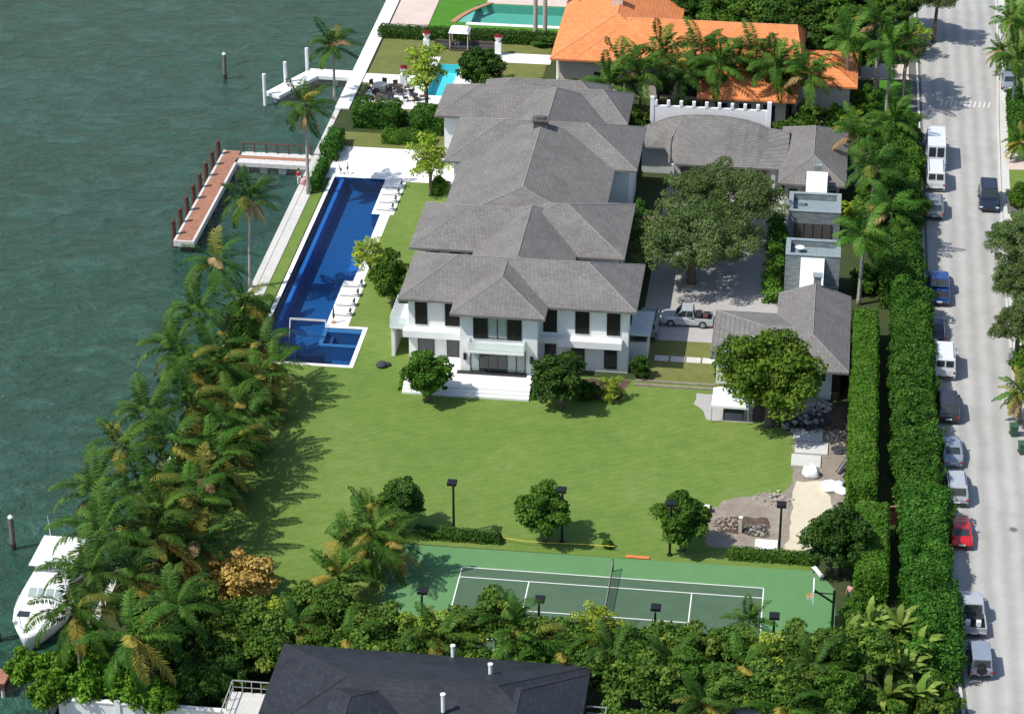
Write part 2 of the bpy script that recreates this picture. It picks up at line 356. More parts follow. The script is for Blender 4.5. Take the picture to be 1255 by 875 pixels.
# ------------------------------------------------------------------ foliage
def np_mesh(name, V, Q, mat, tone=None, mi=None):
    me = bpy.data.meshes.new(name); n = len(V); q = len(Q)
    me.vertices.add(n); me.vertices.foreach_set('co', np.asarray(V, dtype=np.float32).ravel())
    me.loops.add(q*4); me.loops.foreach_set('vertex_index', np.asarray(Q, dtype=np.int32).ravel())
    me.polygons.add(q); me.polygons.foreach_set('loop_start', np.arange(0, q*4, 4, dtype=np.int32))
    for m_ in (mat if isinstance(mat, (list, tuple)) else [mat]): me.materials.append(M[m_])
    if mi is not None: me.polygons.foreach_set('material_index', np.asarray(mi, dtype=np.int32))
    me.update(calc_edges=True)
    at_ = me.attributes.new('tone', 'FLOAT', 'FACE')
    at_.data.foreach_set('value', np.full(q, .5, dtype=np.float32) if tone is None else np.clip(np.asarray(tone, dtype=np.float32), 0, 1))
    return me
def unit(a): return a/np.maximum(np.linalg.norm(a, axis=1, keepdims=True), 1e-6)
def leaves(rng, C, Nn, size, aspect=.55, jit=.35):
    """one kite-shaped face per leaf (or sprig of leaves), slightly folded out of its plane"""
    n = len(C); sz = size*(.65+.7*rng.random((n, 1)))
    t = unit(np.cross(Nn, rng.normal(size=(n, 3)))); b = np.cross(Nn, t)
    V = np.empty((n, 4, 3)); V[:, 0] = C-t*sz; V[:, 1] = C+b*sz*aspect+Nn*sz*jit*rng.random((n, 1))
    V[:, 2] = C+t*sz; V[:, 3] = C-b*sz*aspect+Nn*sz*jit*rng.random((n, 1))
    return V.reshape(-1, 3), np.arange(n*4).reshape(-1, 4)
def sphere_dirs(rng, n): return unit(rng.normal(size=(n, 3)))
def crown_mesh(name, mat, seed, rx, ry, rz, lobes, per, leaf, lobe_r, fill=.25, low=-.55, shell=(.55, .95), upb=.35):
    """leaves on the outside of many small clumps; the clumps sit through an uneven ellipsoid"""
    rng = np.random.default_rng(seed); Cs = []; Ns = []; Ts = []
    d = sphere_dirs(rng, lobes*4); d = d[d[:, 2] > low][:lobes]
    bulge = 1+.15*np.sin(3*np.arctan2(d[:, 1], d[:, 0])+rng.random()*6)+.10*np.sin(2*np.arctan2(d[:, 1], d[:, 0])+4*d[:, 2]+rng.random()*6)+.13*rng.normal(size=len(d)); bulge = np.clip(bulge, .78, 1.2)
    rad = (shell[0]+(shell[1]-shell[0])*rng.random(len(d))**.6)*bulge
    P = d*rad[:, None]*np.array([rx, ry, rz])*(1-lobe_r/max(rx, rz)*.5)
    for p in P:
        r = lobe_r*(.5+.95*rng.random()**1.3); tn = rng.random(); k = int(per*(r/lobe_r)**2)
        q = sphere_dirs(rng, k); q[:, 2] = np.where(rng.random(k) < .6, np.abs(q[:, 2]), q[:, 2])
        Cs.append(p+q*r*(.55+.5*rng.random((k, 1)))*np.array([1, 1, .72])); Ns.append(unit(q+.7*rng.normal(size=(k, 3))+np.array([0, 0, upb]))); Ts.append(np.full(k, tn)+.12*rng.normal(size=k))
    k = int(lobes*per*fill)
    q = sphere_dirs(rng, k)*(rng.random((k, 1))**.5)*.72*np.array([rx, ry, rz]); Cs.append(q); Ns.append(sphere_dirs(rng, k)); Ts.append(rng.random(k))
    V, Q = leaves(rng, np.concatenate(Cs), np.concatenate(Ns), leaf)
    return np_mesh(name, V, Q, mat, np.concatenate(Ts))
CROWNS = {}
KINDS = {   # mat, rx, ry, rz, lobes, leaves per lobe, leaf, lobe radius, fill, low, shell
    'ficus': ('leaf_ficus', 2.3, 2.3, 2.1, 75, 150, .135, .55, .3, -.75, (.6, .95)),
    'dark': ('leaf_dark', 2.3, 2.3, 2.2, 72, 150, .135, .58, .3, -.7, (.6, .98)),
    'oak': ('leaf_oak', 7.0, 6.6, 2.9, 175, 215, .13, .92, .06, -.3, (.34, 1.04)),
    'streetoak': ('leaf_oak', 4.2, 4.2, 3.0, 110, 200, .13, .85, .1, -.45, (.45, 1.0)),
    'almond': ('leaf_almond', 4.5, 4.2, 3.3, 115, 170, .19, .95, .2, -.45, (.5, .98)),
    'mixed': ('leaf_mixed', 1.9, 1.8, 2.0, 46, 120, .16, .62, .25, -.6, (.45, 1.0)),
    'light': ('leaf_light', 1.9, 1.9, 2.3, 52, 80, .115, .48, .1, -.7, (.4, 1.0)),
    'grape': ('leaf_grape', 1.9, 1.9, 1.7, 44, 95, .18, .62, .3, -.5, (.5, 1.0)),
    'croton': ('leaf_croton', 2.2, 1.8, 1.3, 75, 80, .11, .36, .25, -.3, (.5, 1.0)),
    'shrub': ('leaf_hedge', 1.0, 1.0, .9, 22, 60, .14, .38, .3, -.5, (.5, 1.0)),
}
def crown(kind, v):
    if (kind, v) not in CROWNS:
        k = KINDS[kind]
        CROWNS[(kind, v)] = crown_mesh(kind+'_crown', k[0], 100*v+len(kind)*7+3, *k[1:4], k[4], k[5], k[6], k[7], k[8], k[9], k[10])
    return CROWNS[(kind, v)]
def trunk_mb(h, r, spread, rise, seed, nl=6, lean=(0, 0)):
    rnd = random.Random(seed); mb = MB(); p = []
    for i in range(6):
        t = i/5; p.append((lean[0]*t+rnd.uniform(-.05, .05)*h*.3*t, lean[1]*t+rnd.uniform(-.05, .05)*h*.3*t, h*t-.05))
    mb.tube(p, [r*1.35, r*1.08, r, r*.93, r*.88, r*.8], 9)
    top = Vector(p[-1]); a0 = rnd.uniform(0, 6)
    for k in range(nl):
        a = a0+2*math.pi*k/nl+rnd.uniform(-.3, .3); s = spread*rnd.uniform(.45, .8); z = rise*rnd.uniform(.35, .9)
        d = Vector((math.cos(a)*s, math.sin(a)*s, z)); m = top+d*.5+Vector((0, 0, z*.12))
        mb.tube([top-Vector((0, 0, .15)), m, top+d], [r*.55, r*.36, r*.14], 6)
        for _ in range(2):
            e = m+Vector((rnd.uniform(-1, 1)*s*.5, rnd.uniform(-1, 1)*s*.5, z*.6)); mb.tube([m, (m+e)/2+Vector((0, 0, .1)), e], [r*.3, r*.2, r*.08], 5)
    return mb
TREEN = [0]
def tree(name, label, cat, x, y, kind, th, rx=None, ry=None, rz=None, group=None, bark='bark', tr=None, v=None, lean=(0, 0), z0=0):
    """th: height of the fork; the crown sits over it"""
    TREEN[0] += 1; n = TREEN[0]
    k = KINDS[kind]; rx = rx or k[1]; ry = ry or rx*k[2]/k[1]; rz = rz or rx*k[3]/k[1]
    t = thing(name, label, cat, (x, y, z0), random.uniform(0, 6.28) if rx == ry else 0, group)
    trunk_mb(th, tr or .06*rx+.06, rx*.95, rz*1.25, n, lean=lean).build('trunk', bark, t, True)
    c = bpy.data.objects.new('crown', crown(kind, (n if v is None else v) % 3)); COL.objects.link(c); c.parent = t
    c.location = (lean[0], lean[1], th+rz*.62); c.scale = (rx/k[1], ry/k[2], rz/k[3])
    return t
def bush(name, label, cat, x, y, kind, rx, ry=None, rz=None, group=None, z=None):
    TREEN[0] += 1; k = KINDS[kind]; ry = ry or rx; rz = rz or rx*k[3]/k[1]
    t = thing(name, label, cat, (x, y, 0), 0, group)
    c = bpy.data.objects.new('foliage', crown(kind, TREEN[0] % 3)); COL.objects.link(c); c.parent = t
    c.location = (0, 0, rz*.72 if z is None else z); c.scale = (rx/k[1], ry/k[2], rz/k[3])
    mb = MB()
    for a in range(5):
        an = a*1.3+TREEN[0]; mb.tube([(.1*math.cos(an), .1*math.sin(an), -.05), (rx*.3*math.cos(an), ry*.3*math.sin(an), rz*.8)], [.05, .02], 5)
    mb.build('stem', 'bark', t)
    return t
# palms
def frond(rng, L, az, el, droop, leaf, nl, wind=(0, 0), wid=.10, hang=.5):
    """a curved midrib with hanging leaflets on both sides"""
    ns = 14; P = [np.zeros(3)]; T = []
    d = np.array([math.cos(az)*math.cos(el), math.sin(az)*math.cos(el), math.sin(el)])
    for i in range(ns):
        d = d+np.array([wind[0], wind[1], 0])*(.10*(i/ns))+np.array([0, 0, -droop])*(.04+.13*i/ns); d = d/np.linalg.norm(d)
        T.append(d); P.append(P[-1]+d*L/ns)
    P = np.array(P); T.append(T[-1]); T = np.array(T)
    V = []; Q = []
    side = unit(np.cross(T, np.array([0, 0, 1.0]))+1e-4); w = np.linspace(.045, .012, len(P))[:, None]
    b = 0
    for i in range(ns):
        V += [P[i]-side[i]*w[i], P[i]+side[i]*w[i], P[i+1]+side[i+1]*w[i+1], P[i+1]-side[i+1]*w[i+1]]; Q.append((b, b+1, b+2, b+3)); b += 4
    s = np.linspace(.14, .99, nl); idx = s*ns; i0 = np.clip(idx.astype(int), 0, ns-1); fr = (idx-i0)[:, None]
    C = P[i0]*(1-fr)+P[i0+1]*fr; TT = unit(T[i0]); SS = side[i0]; up = np.cross(SS, TT)
    ll = leaf*np.sin(np.pi*np.clip(s*.86+.12, 0, 1))**.6
    for sg in (-1, 1):
        dd = unit(SS*sg*.9+TT*(.45+.25*rng.random((nl, 1)))+np.array([0, 0, -1])*hang*(.6+.8*rng.random((nl, 1)))+.12*rng.normal(size=(nl, 3))+np.array([wind[0], wind[1], 0])*.25)
        e = C+dd*ll[:, None]*(.85+.3*rng.random((nl, 1))); mid = C*.5+e*.5; pw = unit(np.cross(dd, up)+.3*up)*wid
        for j in range(nl):
            V += [C[j], mid[j]+pw[j], e[j], mid[j]-pw[j]]; Q.append((b, b+1, b+2, b+3)); b += 4
    return np.array(V), np.array(Q)
def palm_crown(name, mat, seed, nf, L, leaf, nl, els, droop, wind=(.5, .1), wid=.1, hang=.5, odds=(0, 0), jitter=.25):
    rng = np.random.default_rng(seed); Vs = []; Qs = []; Ts = []; Ms = []; b = 0
    for k in range(nf):
        az = 2.39996*k+rng.normal()*jitter; t = k/(nf-1)
        V, Q = frond(rng, L*(.85+.3*rng.random()), az, els[0]*(1-t)+els[1]*t+rng.normal()*.12, droop*(.7+.6*rng.random()), leaf, nl, wind, wid, hang)
        V = V+np.array([0, 0, (1-t)*.25]); Vs.append(V); Qs.append(Q+b); b += len(V)
        u = rng.random(); old = .4+1.2*t; Ts.append(np.full(len(Q), rng.random())); Ms.append(np.full(len(Q), 2 if u < odds[1]*old else (1 if u < (odds[0]+odds[1])*old else 0)))
    return np_mesh(name, np.concatenate(Vs), np.concatenate(Qs), [mat, 'leaf_palm_yellow', 'leaf_palm_dry'], np.concatenate(Ts), np.concatenate(Ms))
PK = {  # mat, fronds, length, leaflet, leaflets per side, (top el, low el), droop, wind, width, hang, odds of yellow and dry fronds
    'coco': ('leaf_palm_dark', 18, 4.0, .80, 62, (1.2, -.3), 1.05, (.95, .25), .045, .38, (.09, .015)),
    'coco_gold': ('leaf_palm', 17, 4.0, .80, 62, (1.15, -.4), 1.1, (.95, .25), .045, .4, (.22, .02)),
    'royal': ('leaf_palm', 17, 3.3, .78, 56, (1.3, -.15), 1.15, (.5, .15), .044, .45, (.03, .03)),
    'royal_wind': ('leaf_palm_dark', 18, 3.2, .76, 56, (1.25, -.2), 1.05, (1.5, .35), .046, .5, (.04, .02)),
    'date': ('leaf_palm', 36, 2.1, .45, 28, (1.3, -.7), .8, (.2, .1), .045, .35, (.22, .14)),
    'areca': ('leaf_palm', 24, 2.8, .60, 44, (1.4, .2), .95, (.4, .1), .04, .3, (.32, .03)),
    'skirt': ('leaf_palm_dry', 6, 2.3, .5, 18, (-.5, -1.0), .7, (.1, .05), .06, .7, (0, 1)),
}
PC = {}
def pcrown(kind, v):
    if (kind, v) not in PC:
        k = PK[kind]; PC[(kind, v)] = palm_crown(kind+'_fronds', k[0], 31*v+len(kind)*5, k[1], k[2], k[3], k[4], k[5], k[6], k[7], k[8], k[9], k[10])
    return PC[(kind, v)]
PALMN = [0]
def palm(name, label, x, y, h, kind, scale=1.0, r=.15, lean=(0, 0), group=None, shaft=False, dead=False, cat='palm tree', bark='coco_bark', z0=0):
    PALMN[0] += 1; n = PALMN[0]
    t = thing(name, label, cat, (x, y, z0), 0, group)
    pts = [(lean[0]*s**1.8, lean[1]*s**1.8, h*s-.1) for s in np.linspace(0, 1, 9)]
    mb = MB().tube(pts, [r*f for f in ((1.5, 1.15, 1.05, 1.0, .97, .94, .9, .86, .8) if shaft else (1.5, 1.1, 1, .95, .92, .9, .86, .82, .78))], 9)
    mb.build('trunk', bark, t, True)
    top = (lean[0], lean[1], h)
    if shaft:
        MB().tube([(top[0], top[1], h-.25), (top[0], top[1], h+.5), (top[0], top[1], h+1.1)], [r*.85, r*.95, r*.45], 9).build('crownshaft', 'crownshaft', t, True); top = (top[0], top[1], h+.95)
    c = bpy.data.objects.new('crown', pcrown(kind, n % 3)); COL.objects.link(c); c.parent = t; c.location = top; c.scale = (scale,)*3
    c.rotation_euler = (0, 0, random.uniform(-.35, .35))
    if dead:
        c = bpy.data.objects.new('dead_fronds', pcrown('skirt', n % 2)); COL.objects.link(c); c.parent = t; c.location = (top[0], top[1], h-.2); c.scale = (scale,)*3
        c.rotation_euler = (0, 0, random.uniform(0, 6))
    return t
def hedge(name, label, x0, x1, y0, y1, h, mat, leaf=.11, dens=75, bump=.16, bs=1.1, group=None, cat='hedge', clumps=0, core=.30, z0=0):
    """clipped hedge: leaves over the skin of a lumpy block, with a leafy core"""
    cx, cy = (x0+x1)/2, (y0+y1)/2; a, b = (x1-x0)/2, (y1-y0)/2
    rng = np.random.default_rng(int(abs(x0*7+y0*13+h*5)))
    Cs = []; Ns = []
    def side(n, pts, nv): Cs.append(pts); Ns.append(np.tile(np.array(nv, float), (n, 1)))
    n = int(4*a*b*dens); side(n, np.c_[rng.uniform(-a, a, n), rng.uniform(-b, b, n), np.full(n, h)], (0, 0, 1))
    for sx in (-1, 1):
        n = int(2*b*h*dens); side(n, np.c_[np.full(n, a*sx), rng.uniform(-b, b, n), rng.uniform(.05, h, n)], (sx, 0, 0))
        n = int(2*a*h*dens); side(n, np.c_[rng.uniform(-a, a, n), np.full(n, b*sx), rng.uniform(.05, h, n)], (0, sx, 0))
    P = np.concatenate(Cs); Nn = np.concatenate(Ns)
    ph = rng.random(6)*6
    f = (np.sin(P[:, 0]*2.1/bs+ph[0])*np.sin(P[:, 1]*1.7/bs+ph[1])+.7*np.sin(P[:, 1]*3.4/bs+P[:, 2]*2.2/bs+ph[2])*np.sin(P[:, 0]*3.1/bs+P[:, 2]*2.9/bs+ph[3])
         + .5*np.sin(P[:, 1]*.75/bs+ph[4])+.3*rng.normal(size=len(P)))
    # rounded shoulders
    ez = np.clip((P[:, 2]-(h-.5))/.5, 0, 1); ex = np.clip((np.abs(P[:, 0])-(a-.4))/.4, 0, 1); ey = np.clip((np.abs(P[:, 1])-(b-.4))/.4, 0, 1)
    P = P+Nn*(f*bump)[:, None]
    P[:, 2] -= .32*np.maximum(ex, ey)**2*ez; P[:, 0] *= 1-.12/a*ez**2*ex; P[:, 1] *= 1-.12/b*ez**2*ey
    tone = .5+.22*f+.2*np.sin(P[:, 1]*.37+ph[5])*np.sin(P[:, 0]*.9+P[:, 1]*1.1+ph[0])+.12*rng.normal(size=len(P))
    P = P-Nn*(rng.random((len(P), 1))**2*.22)
    V, Q = leaves(rng, P, unit(Nn+.6*rng.normal(size=Nn.shape)+np.array([0, 0, .25])), leaf)
    if clumps:
        for _ in range(clumps):
            c0 = np.array([rng.uniform(-a*.8, a*.8), rng.uniform(-b, b), h-.25+rng.normal()*.25]); k = int(230*rng.uniform(.6, 1.4)); r = rng.uniform(.5, 1.0)
            q = sphere_dirs(rng, k); q[:, 2] = np.abs(q[:, 2]); v2, q2 = leaves(rng, c0+q*r*(.7+.35*rng.random((k, 1)))*np.array([1, 1, .8]), unit(q+.5*rng.normal(size=(k, 3))), leaf)
            Q = np.concatenate([Q, q2+len(V)]); V = np.concatenate([V, v2]); tone = np.concatenate([tone, np.full(k, rng.random())])
    # core
    k = core; cv = np.array([(sx*(a-k), sy*(b-k), z) for z in (.02, h-k) for sy in (-1, 1) for sx in (-1, 1)])
    cq = np.array([(0, 1, 5, 4), (1, 3, 7, 5), (3, 2, 6, 7), (2, 0, 4, 6), (4, 5, 7, 6)])
    Q = np.concatenate([Q, cq+len(V)]); V = np.concatenate([V, cv])
    o = bpy.data.objects.new(name, np_mesh(name, V, Q, mat, np.concatenate([tone, np.full(5, .2)]))); COL.objects.link(o); o.location = (cx, cy, z0)
    return tag(o, label, cat, group)

# ------------------------------------------------------------------ the setting
SHORE = -26.3; WATER = -1.2
MAIN_POOL = [(-23.35, -18.0, -3.55, 36.75), (-18.0, -14.4, -3.55, 3.5), (-18.0, -17.1, 13.2, 28.3)]
GREEN_POOL = (-15.5, -4.6, 82.4, 88.6)
CYAN_POOL = (-17.4, -14.8, 59.6, 69.0)
ground_sheet('bay_water', 'bay_water', -1500, SHORE+.6, -1500, 1500, WATER)
ground_sheet('ground', 'soil', SHORE, 1500, -1500, 1500, 0, MAIN_POOL+[GREEN_POOL, CYAN_POOL])
def gs(name, mat, x0, x1, y0, y1, lv, holes=()): return ground_sheet(name, mat, x0, x1, y0, y1, .004*lv, holes)
def gp(name, mat, poly, lv): return MB().sheet(poly, .004*lv).build(name, mat, kind='structure')
def wavy(poly, amp=.22, step=.7, seed=1):
    rnd = random.Random(seed); out = []
    for i, a in enumerate(poly):
        b = poly[(i+1) % len(poly)]; n = max(1, int(math.dist(a, b)/step))
        for k in range(n):
            t = k/n; out.append((a[0]+(b[0]-a[0])*t+rnd.uniform(-amp, amp)*(k > 0), a[1]+(b[1]-a[1])*t+rnd.uniform(-amp, amp)*(k > 0)))
    return out
gs('lawn', 'turf', -24.9, 28.0, -32.2, -2.9, 1, MAIN_POOL)
gs('lawn', 'turf', -16.4, -8.0, -2.9, 36.6, 1, MAIN_POOL)
gs('lawn', 'turf', -23.5, -5.2, -46, -32.2, 1)
gs('lawn', 'turf', -25.0, -23.9, 8.5, 38.0, 2)
gs('lawn', 'turf', -24.9, -23.9, -2.9, 8.5, 1)
gs('lawn', 'turf', -23.9, -16.4, -4.6, -2.9, 2, MAIN_POOL)
gs('lawn', 'turf_dry', -24.4, -11, 44.6, 48.5, 1)
gs('lawn', 'turf_dry', 11.8, 19.0, -2.9, 5.0, 2)
gs('lawn', 'turf_dry', -24.9, -5, 54.6, 76.0, 1, [CYAN_POOL])
gs('lawn', 'turf_lush', -20.3, -4.5, 76.5, 110, 1, [GREEN_POOL])
gp('lawn', 'turf_lush', [(33.0, 56), (37.2, 56), (37.4, 70.5), (33.0, 70.5)], 1)
gp('soil_bed', 'dark_soil', wavy([(3.0, -7.4), (10.4, -6.9), (11.2, -3.0), (2.6, -3.4)], .15), 3)
# construction ground by the guest house
gp('bare_earth', 'rubble_soil', wavy([(25.9, -8.2), (30.3, -8.2), (30.4, -30.0), (19.6, -29.6), (18.9, -26.6), (19.3, -24.2), (21.0, -22.2), (23.2, -21.2), (25.4, -20.4), (26.0, -18.0), (25.8, -13)], .28, .6, 4), 4)
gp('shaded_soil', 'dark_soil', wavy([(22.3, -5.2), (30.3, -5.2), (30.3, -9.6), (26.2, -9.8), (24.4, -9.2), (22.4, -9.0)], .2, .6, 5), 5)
gp('dug_soil', 'dark_soil', wavy([(20.2, -25.2), (24.2, -24.7), (24.4, -27.7), (20.6, -27.4)], .3, .5, 6), 6)
gp('sand_path', 'sand', wavy([(26.4, -18.6), (28.9, -18.2), (29.3, -21.5), (28.6, -29.6), (25.9, -29.9), (26.1, -24.0)], .2, .6, 7), 6)
# road, kerbs, verges
RL = [(36.9, 130), (37.3, 70), (37.4, 45), (37.5, 20), (37.7, 0), (38.2, -22), (38.9, -38), (39.6, -52), (41.2, -80)]
RR = [(47.6, 130), (46.6, 85), (45.8, 62), (45.4, 45), (45.0, 20), (45.05, 3), (45.8, -8), (46.8, -25), (48.2, -52), (50.5, -80)]
gp('road', 'road', RL[::-1]+RR, 2)
def strip(name, mat, line, w0, w1, lv):
    vs = []; fs = []
    for i, (x, y) in enumerate(line): vs += [(x+w0, y, .004*lv), (x+w1, y, .004*lv)]
    for i in range(len(line)-1): fs.append((2*i, 2*i+1, 2*i+3, 2*i+2))
    return MB().add(vs, fs).build(name, mat, kind='structure')
strip('verge', 'verge_asphalt', RL, -.9, .35, 3)
strip('pavement', 'concrete', RR, .25, 1.1, 3)
strip('verge', 'turf', RR, 1.1, 14, 4)
kb = MB()
for line, w in ((RR, .0), (RL, -.15)):
    kb.loft([[(x+w, y, 0), (x+w+.22, y, 0), (x+w+.22, y, .12), (x+w, y, .12)] for x, y in line])
kb.build('kerb', 'concrete', kind='structure')
hm = MB()
for k in range(11): 
    x = 39.6+.52*k; hm.add([(x, 63.9, .012), (x+.24, 63.9, .012), (x+.5, 65.6, .012), (x+.26, 65.6, .012)], [(0, 1, 2, 3)])
hm.build('speed_hump_marking', 'line_worn', kind='structure')
gs('driveway', 'pink_paving', 24.5, 36.3, 70.8, 75.5, 3); gs('driveway', 'pink_paving', 26.0, 28.2, 49.5, 66, 3)
gp('driveway', 'pink_paving', [(46.4, 47.5), (60, 48.5), (60, 52.5), (46.2, 51.8)], 5)
gp('driveway', 'verge_asphalt', [(46.0, 36.5), (60, 37), (60, 43), (46.0, 42.6)], 5)
# forecourt, paths
gs('driveway', 'driveway', 11.2, 24.2, 5.0, 38.5, 3)
for k in range(4): MB().box(12.9+1.45*k, 14.2+1.45*k, .95, 1.95, 0, .05).build('path_slab', 'concrete', kind='structure')
for k, yy in enumerate((-3.0, -3.75)): MB().box(11.5, 18.7, yy-.22, yy, 0, .16).build('garden_step', 'rubble_soil', kind='structure')
gp('patio', 'driveway', wavy([(17.1, -4.6), (22.3, -4.7), (22.3, -9.3), (18.3, -9.2), (17.6, -7.2), (17.0, -6.6)], .12), 3)
# court
gp('court_surround', 'court_outer', [(-5.2, -32.35), (28.5, -32.15), (29.9, -34.6), (30.2, -47.6), (-5.2, -47.6)], 3)
gs('court_surface', 'court_inner', .5, 24.35, -46.1, -35.1, 4)
ln = MB()
def line(x0, x1, y0, y1): ln.add([(x0, y0, .021), (x1, y0, .021), (x1, y1, .021), (x0, y1, .021)], [(0, 1, 2, 3)])
LW = .09
for y in (-35.1, -46.1): line(.5, 24.35, y-LW/2, y+LW/2)
for y in (-36.5, -44.75): line(.5+LW/2, 24.35-LW/2, y-LW/2, y+LW/2)
for x in (.5, 24.35): line(x-LW/2, x+LW/2, -46.1+LW/2, -35.1-LW/2)
for x in (6.02, 18.82): line(x-LW/2, x+LW/2, -44.75+LW/2, -36.5-LW/2)
line(6.02+LW/2, 18.82-LW/2, -40.6-LW/2, -40.6+LW/2)
ln.build('court_lines', 'line_white', kind='structure')
# pool terrace and basin
gs('pool_deck', 'white_stone', -24.3, -10.4, 36.4, 44.6, 4, MAIN_POOL)
gs('pool_deck', 'white_stone', -18.0, -15.75, 28.3, 36.4, 4, MAIN_POOL)
gs('pool_deck', 'white_stone', -17.1, -16.1, 13.2, 28.3, 4, MAIN_POOL)
gs('pool_deck', 'white_stone', -18.0, -15.9, 3.5, 13.2, 4, MAIN_POOL)
cp = MB()
cp.box(-23.75, -23.35, -3.95, 36.4, -.3, .06).box(-23.35, -14.0, -3.95, -3.55, -.3, .055).box(-14.4, -14.0, -3.55, 3.5, -.3, .055).box(-15.9, -14.0, 3.5, 3.9, -.3, .055)
cp.build('pool_coping', 'white_stone', kind='structure')
bs = MB(); bz = -1.5
for h in MAIN_POOL: bs.add([(h[0], h[2], bz), (h[1], h[2], bz), (h[1], h[3], bz), (h[0], h[3], bz)], [(0, 1, 2, 3)])
def wall(a, b): bs.add([(a[0], a[1], bz), (b[0], b[1], bz), (b[0], b[1], .0), (a[0], a[1], .0)], [(0, 1, 2, 3)])
PO = [(-23.35, -3.55), (-14.4, -3.55), (-14.4, 3.5), (-18, 3.5), (-18, 13.2), (-17.1, 13.2), (-17.1, 28.3), (-18, 28.3), (-18, 36.75), (-23.35, 36.75)]
for i in range(len(PO)): wall(PO[i], PO[(i+1) % len(PO)])
bs.build('pool_basin', 'pool_tile', kind='structure')
lm = MB().box(-22.75, -22.35, -3.5, 36.7, -1.5, -.16)
lm.build('pool_ledge', 'pool_tile_light', kind='structure')
MB().box(-23.33, -22.75, -3.5, 36.7, -1.5, -.75).build('pool_gutter', 'pool_tile_dark', kind='structure')
st = MB()
for k in range(3): st.box(-17.4-.55*k, -17.13, 14.2, 24.6, -1.5, -.55-.3*k)
st.build('pool_steps', 'pool_tile_light', kind='structure')
sp = MB().box(-18.0, -17.6, -.05, 3.45, -1.5, .02).box(-17.6, -14.45, -.05, .35, -1.5, .02).box(-17.6, -14.42, 2.75, 3.45, -1.5, -.02)
sp.box(-17.6, -17.0, .35, 2.75, -1.5, -.55).box(-17.0, -15.0, .35, .85, -1.5, -.55)
sp.build('pool_spa_ledge', 'pool_tile', kind='structure')
MB().box(-19.8, -17.3, -1.3, -.5, -1.5, -.5).box(-22.3, -14.45, -3.5, -2.6, -1.5, -1.0).build('pool_bench', 'pool_tile_dark', kind='structure')
wt = MB()
for h in MAIN_POOL: wt.add([(h[0], h[2], -.12), (h[1], h[2], -.12), (h[1], h[3], -.12), (h[0], h[3], -.12)], [(0, 1, 2, 3)])
wt.build('pool_surface', 'pool_water', kind='structure')
for nm, H, mt, wm in (('garden_pool', GREEN_POOL, 'pool_plaster_green', 'pool_water_green'), ('garden_pool', CYAN_POOL, 'pool_plaster_cyan', 'pool_water_cyan')):
    b = MB(); x0, x1, y0, y1 = H; d = -1.1
    b.add([(x0, y0, d), (x1, y0, d), (x1, y1, d), (x0, y1, d), (x0, y0, 0), (x1, y0, 0), (x1, y1, 0), (x0, y1, 0)], [(0, 1, 2, 3), (0, 1, 5, 4), (1, 2, 6, 5), (2, 3, 7, 6), (3, 0, 4, 7)])
    b.build('pool_basin', mt, kind='structure'); ground_sheet('pool_surface', wm, x0, x1, y0, y1, -.1)
# coral rim and round western end of the green pool
rim = []
for k in range(13):
    t = k/12; rim.append((-17.6+(-14.0+17.6)*t+1.0*math.sin(math.pi*t)*-.55, 82.0+6.9*t))
gp('pool_end', 'pool_plaster_green', [(-15.5, 82.4)]+[(p[0]+.45, p[1]+.25) for p in rim if p[0] < -15.6]+[(-15.5, 87.6)], 2)
kb = MB(); kb.loft([[(x-.35, y, 0), (x+.35, y, 0), (x+.35, y, .14), (x-.35, y, .14)] for x, y in rim]); kb.build('pool_rim', 'terracotta', kind='structure')
gs('patio', 'pink_paving', -25.0, -20.4, 76.8, 110, 2); gs('patio', 'pink_paving', -14.5, -2.0, 88.9, 96, 3); gs('patio', 'pink_paving', -4.4, -2.0, 76.8, 88.9, 3)
gs('pool_deck', 'white_stone', -16.0, -4.4, 81.6, 82.4, 3)
# northern neighbour's paving
gs('patio', 'white_stone', -14.6, -4.6, 70.3, 73.2, 3)
gs('path', 'white_stone', -25.1, -17.6, 62.4, 65.1, 4)
gp('patio', 'white_stone', [(-24.2, 55.2), (-13.5, 55.6), (-14.8, 59.6), (-17.4, 59.6), (-17.4, 62.2), (-24.0, 61.9)], 3)
gs('patio', 'pink_paving', -23.2, -20.8, 55.5, 59.5, 4)
gp('patio', 'white_stone', [(-14.8, 62), (-13.0, 62), (-12.4, 70), (-14.8, 70)], 4); gp('patio', 'white_stone', [(-19.2, 65.1), (-17.4, 65.1), (-17.4, 71), (-18.6, 71)], 4)
# seawall and its walk
sw = thing('seawall', 'long pale concrete seawall along the whole shore beside the bay', 'seawall', (SHORE, 0, 0))
MB().box(-.35, .25, -200, 200, -2.4, .10).build('wall', 'concrete', sw)
MB().box(.25, 1.25, 9.0, 44, -.2, .05).build('walkway', 'concrete', sw)
MB().box(-.42, 1.15, 54.5, 200, -.6, .14).build('coping', 'white_stone', sw)

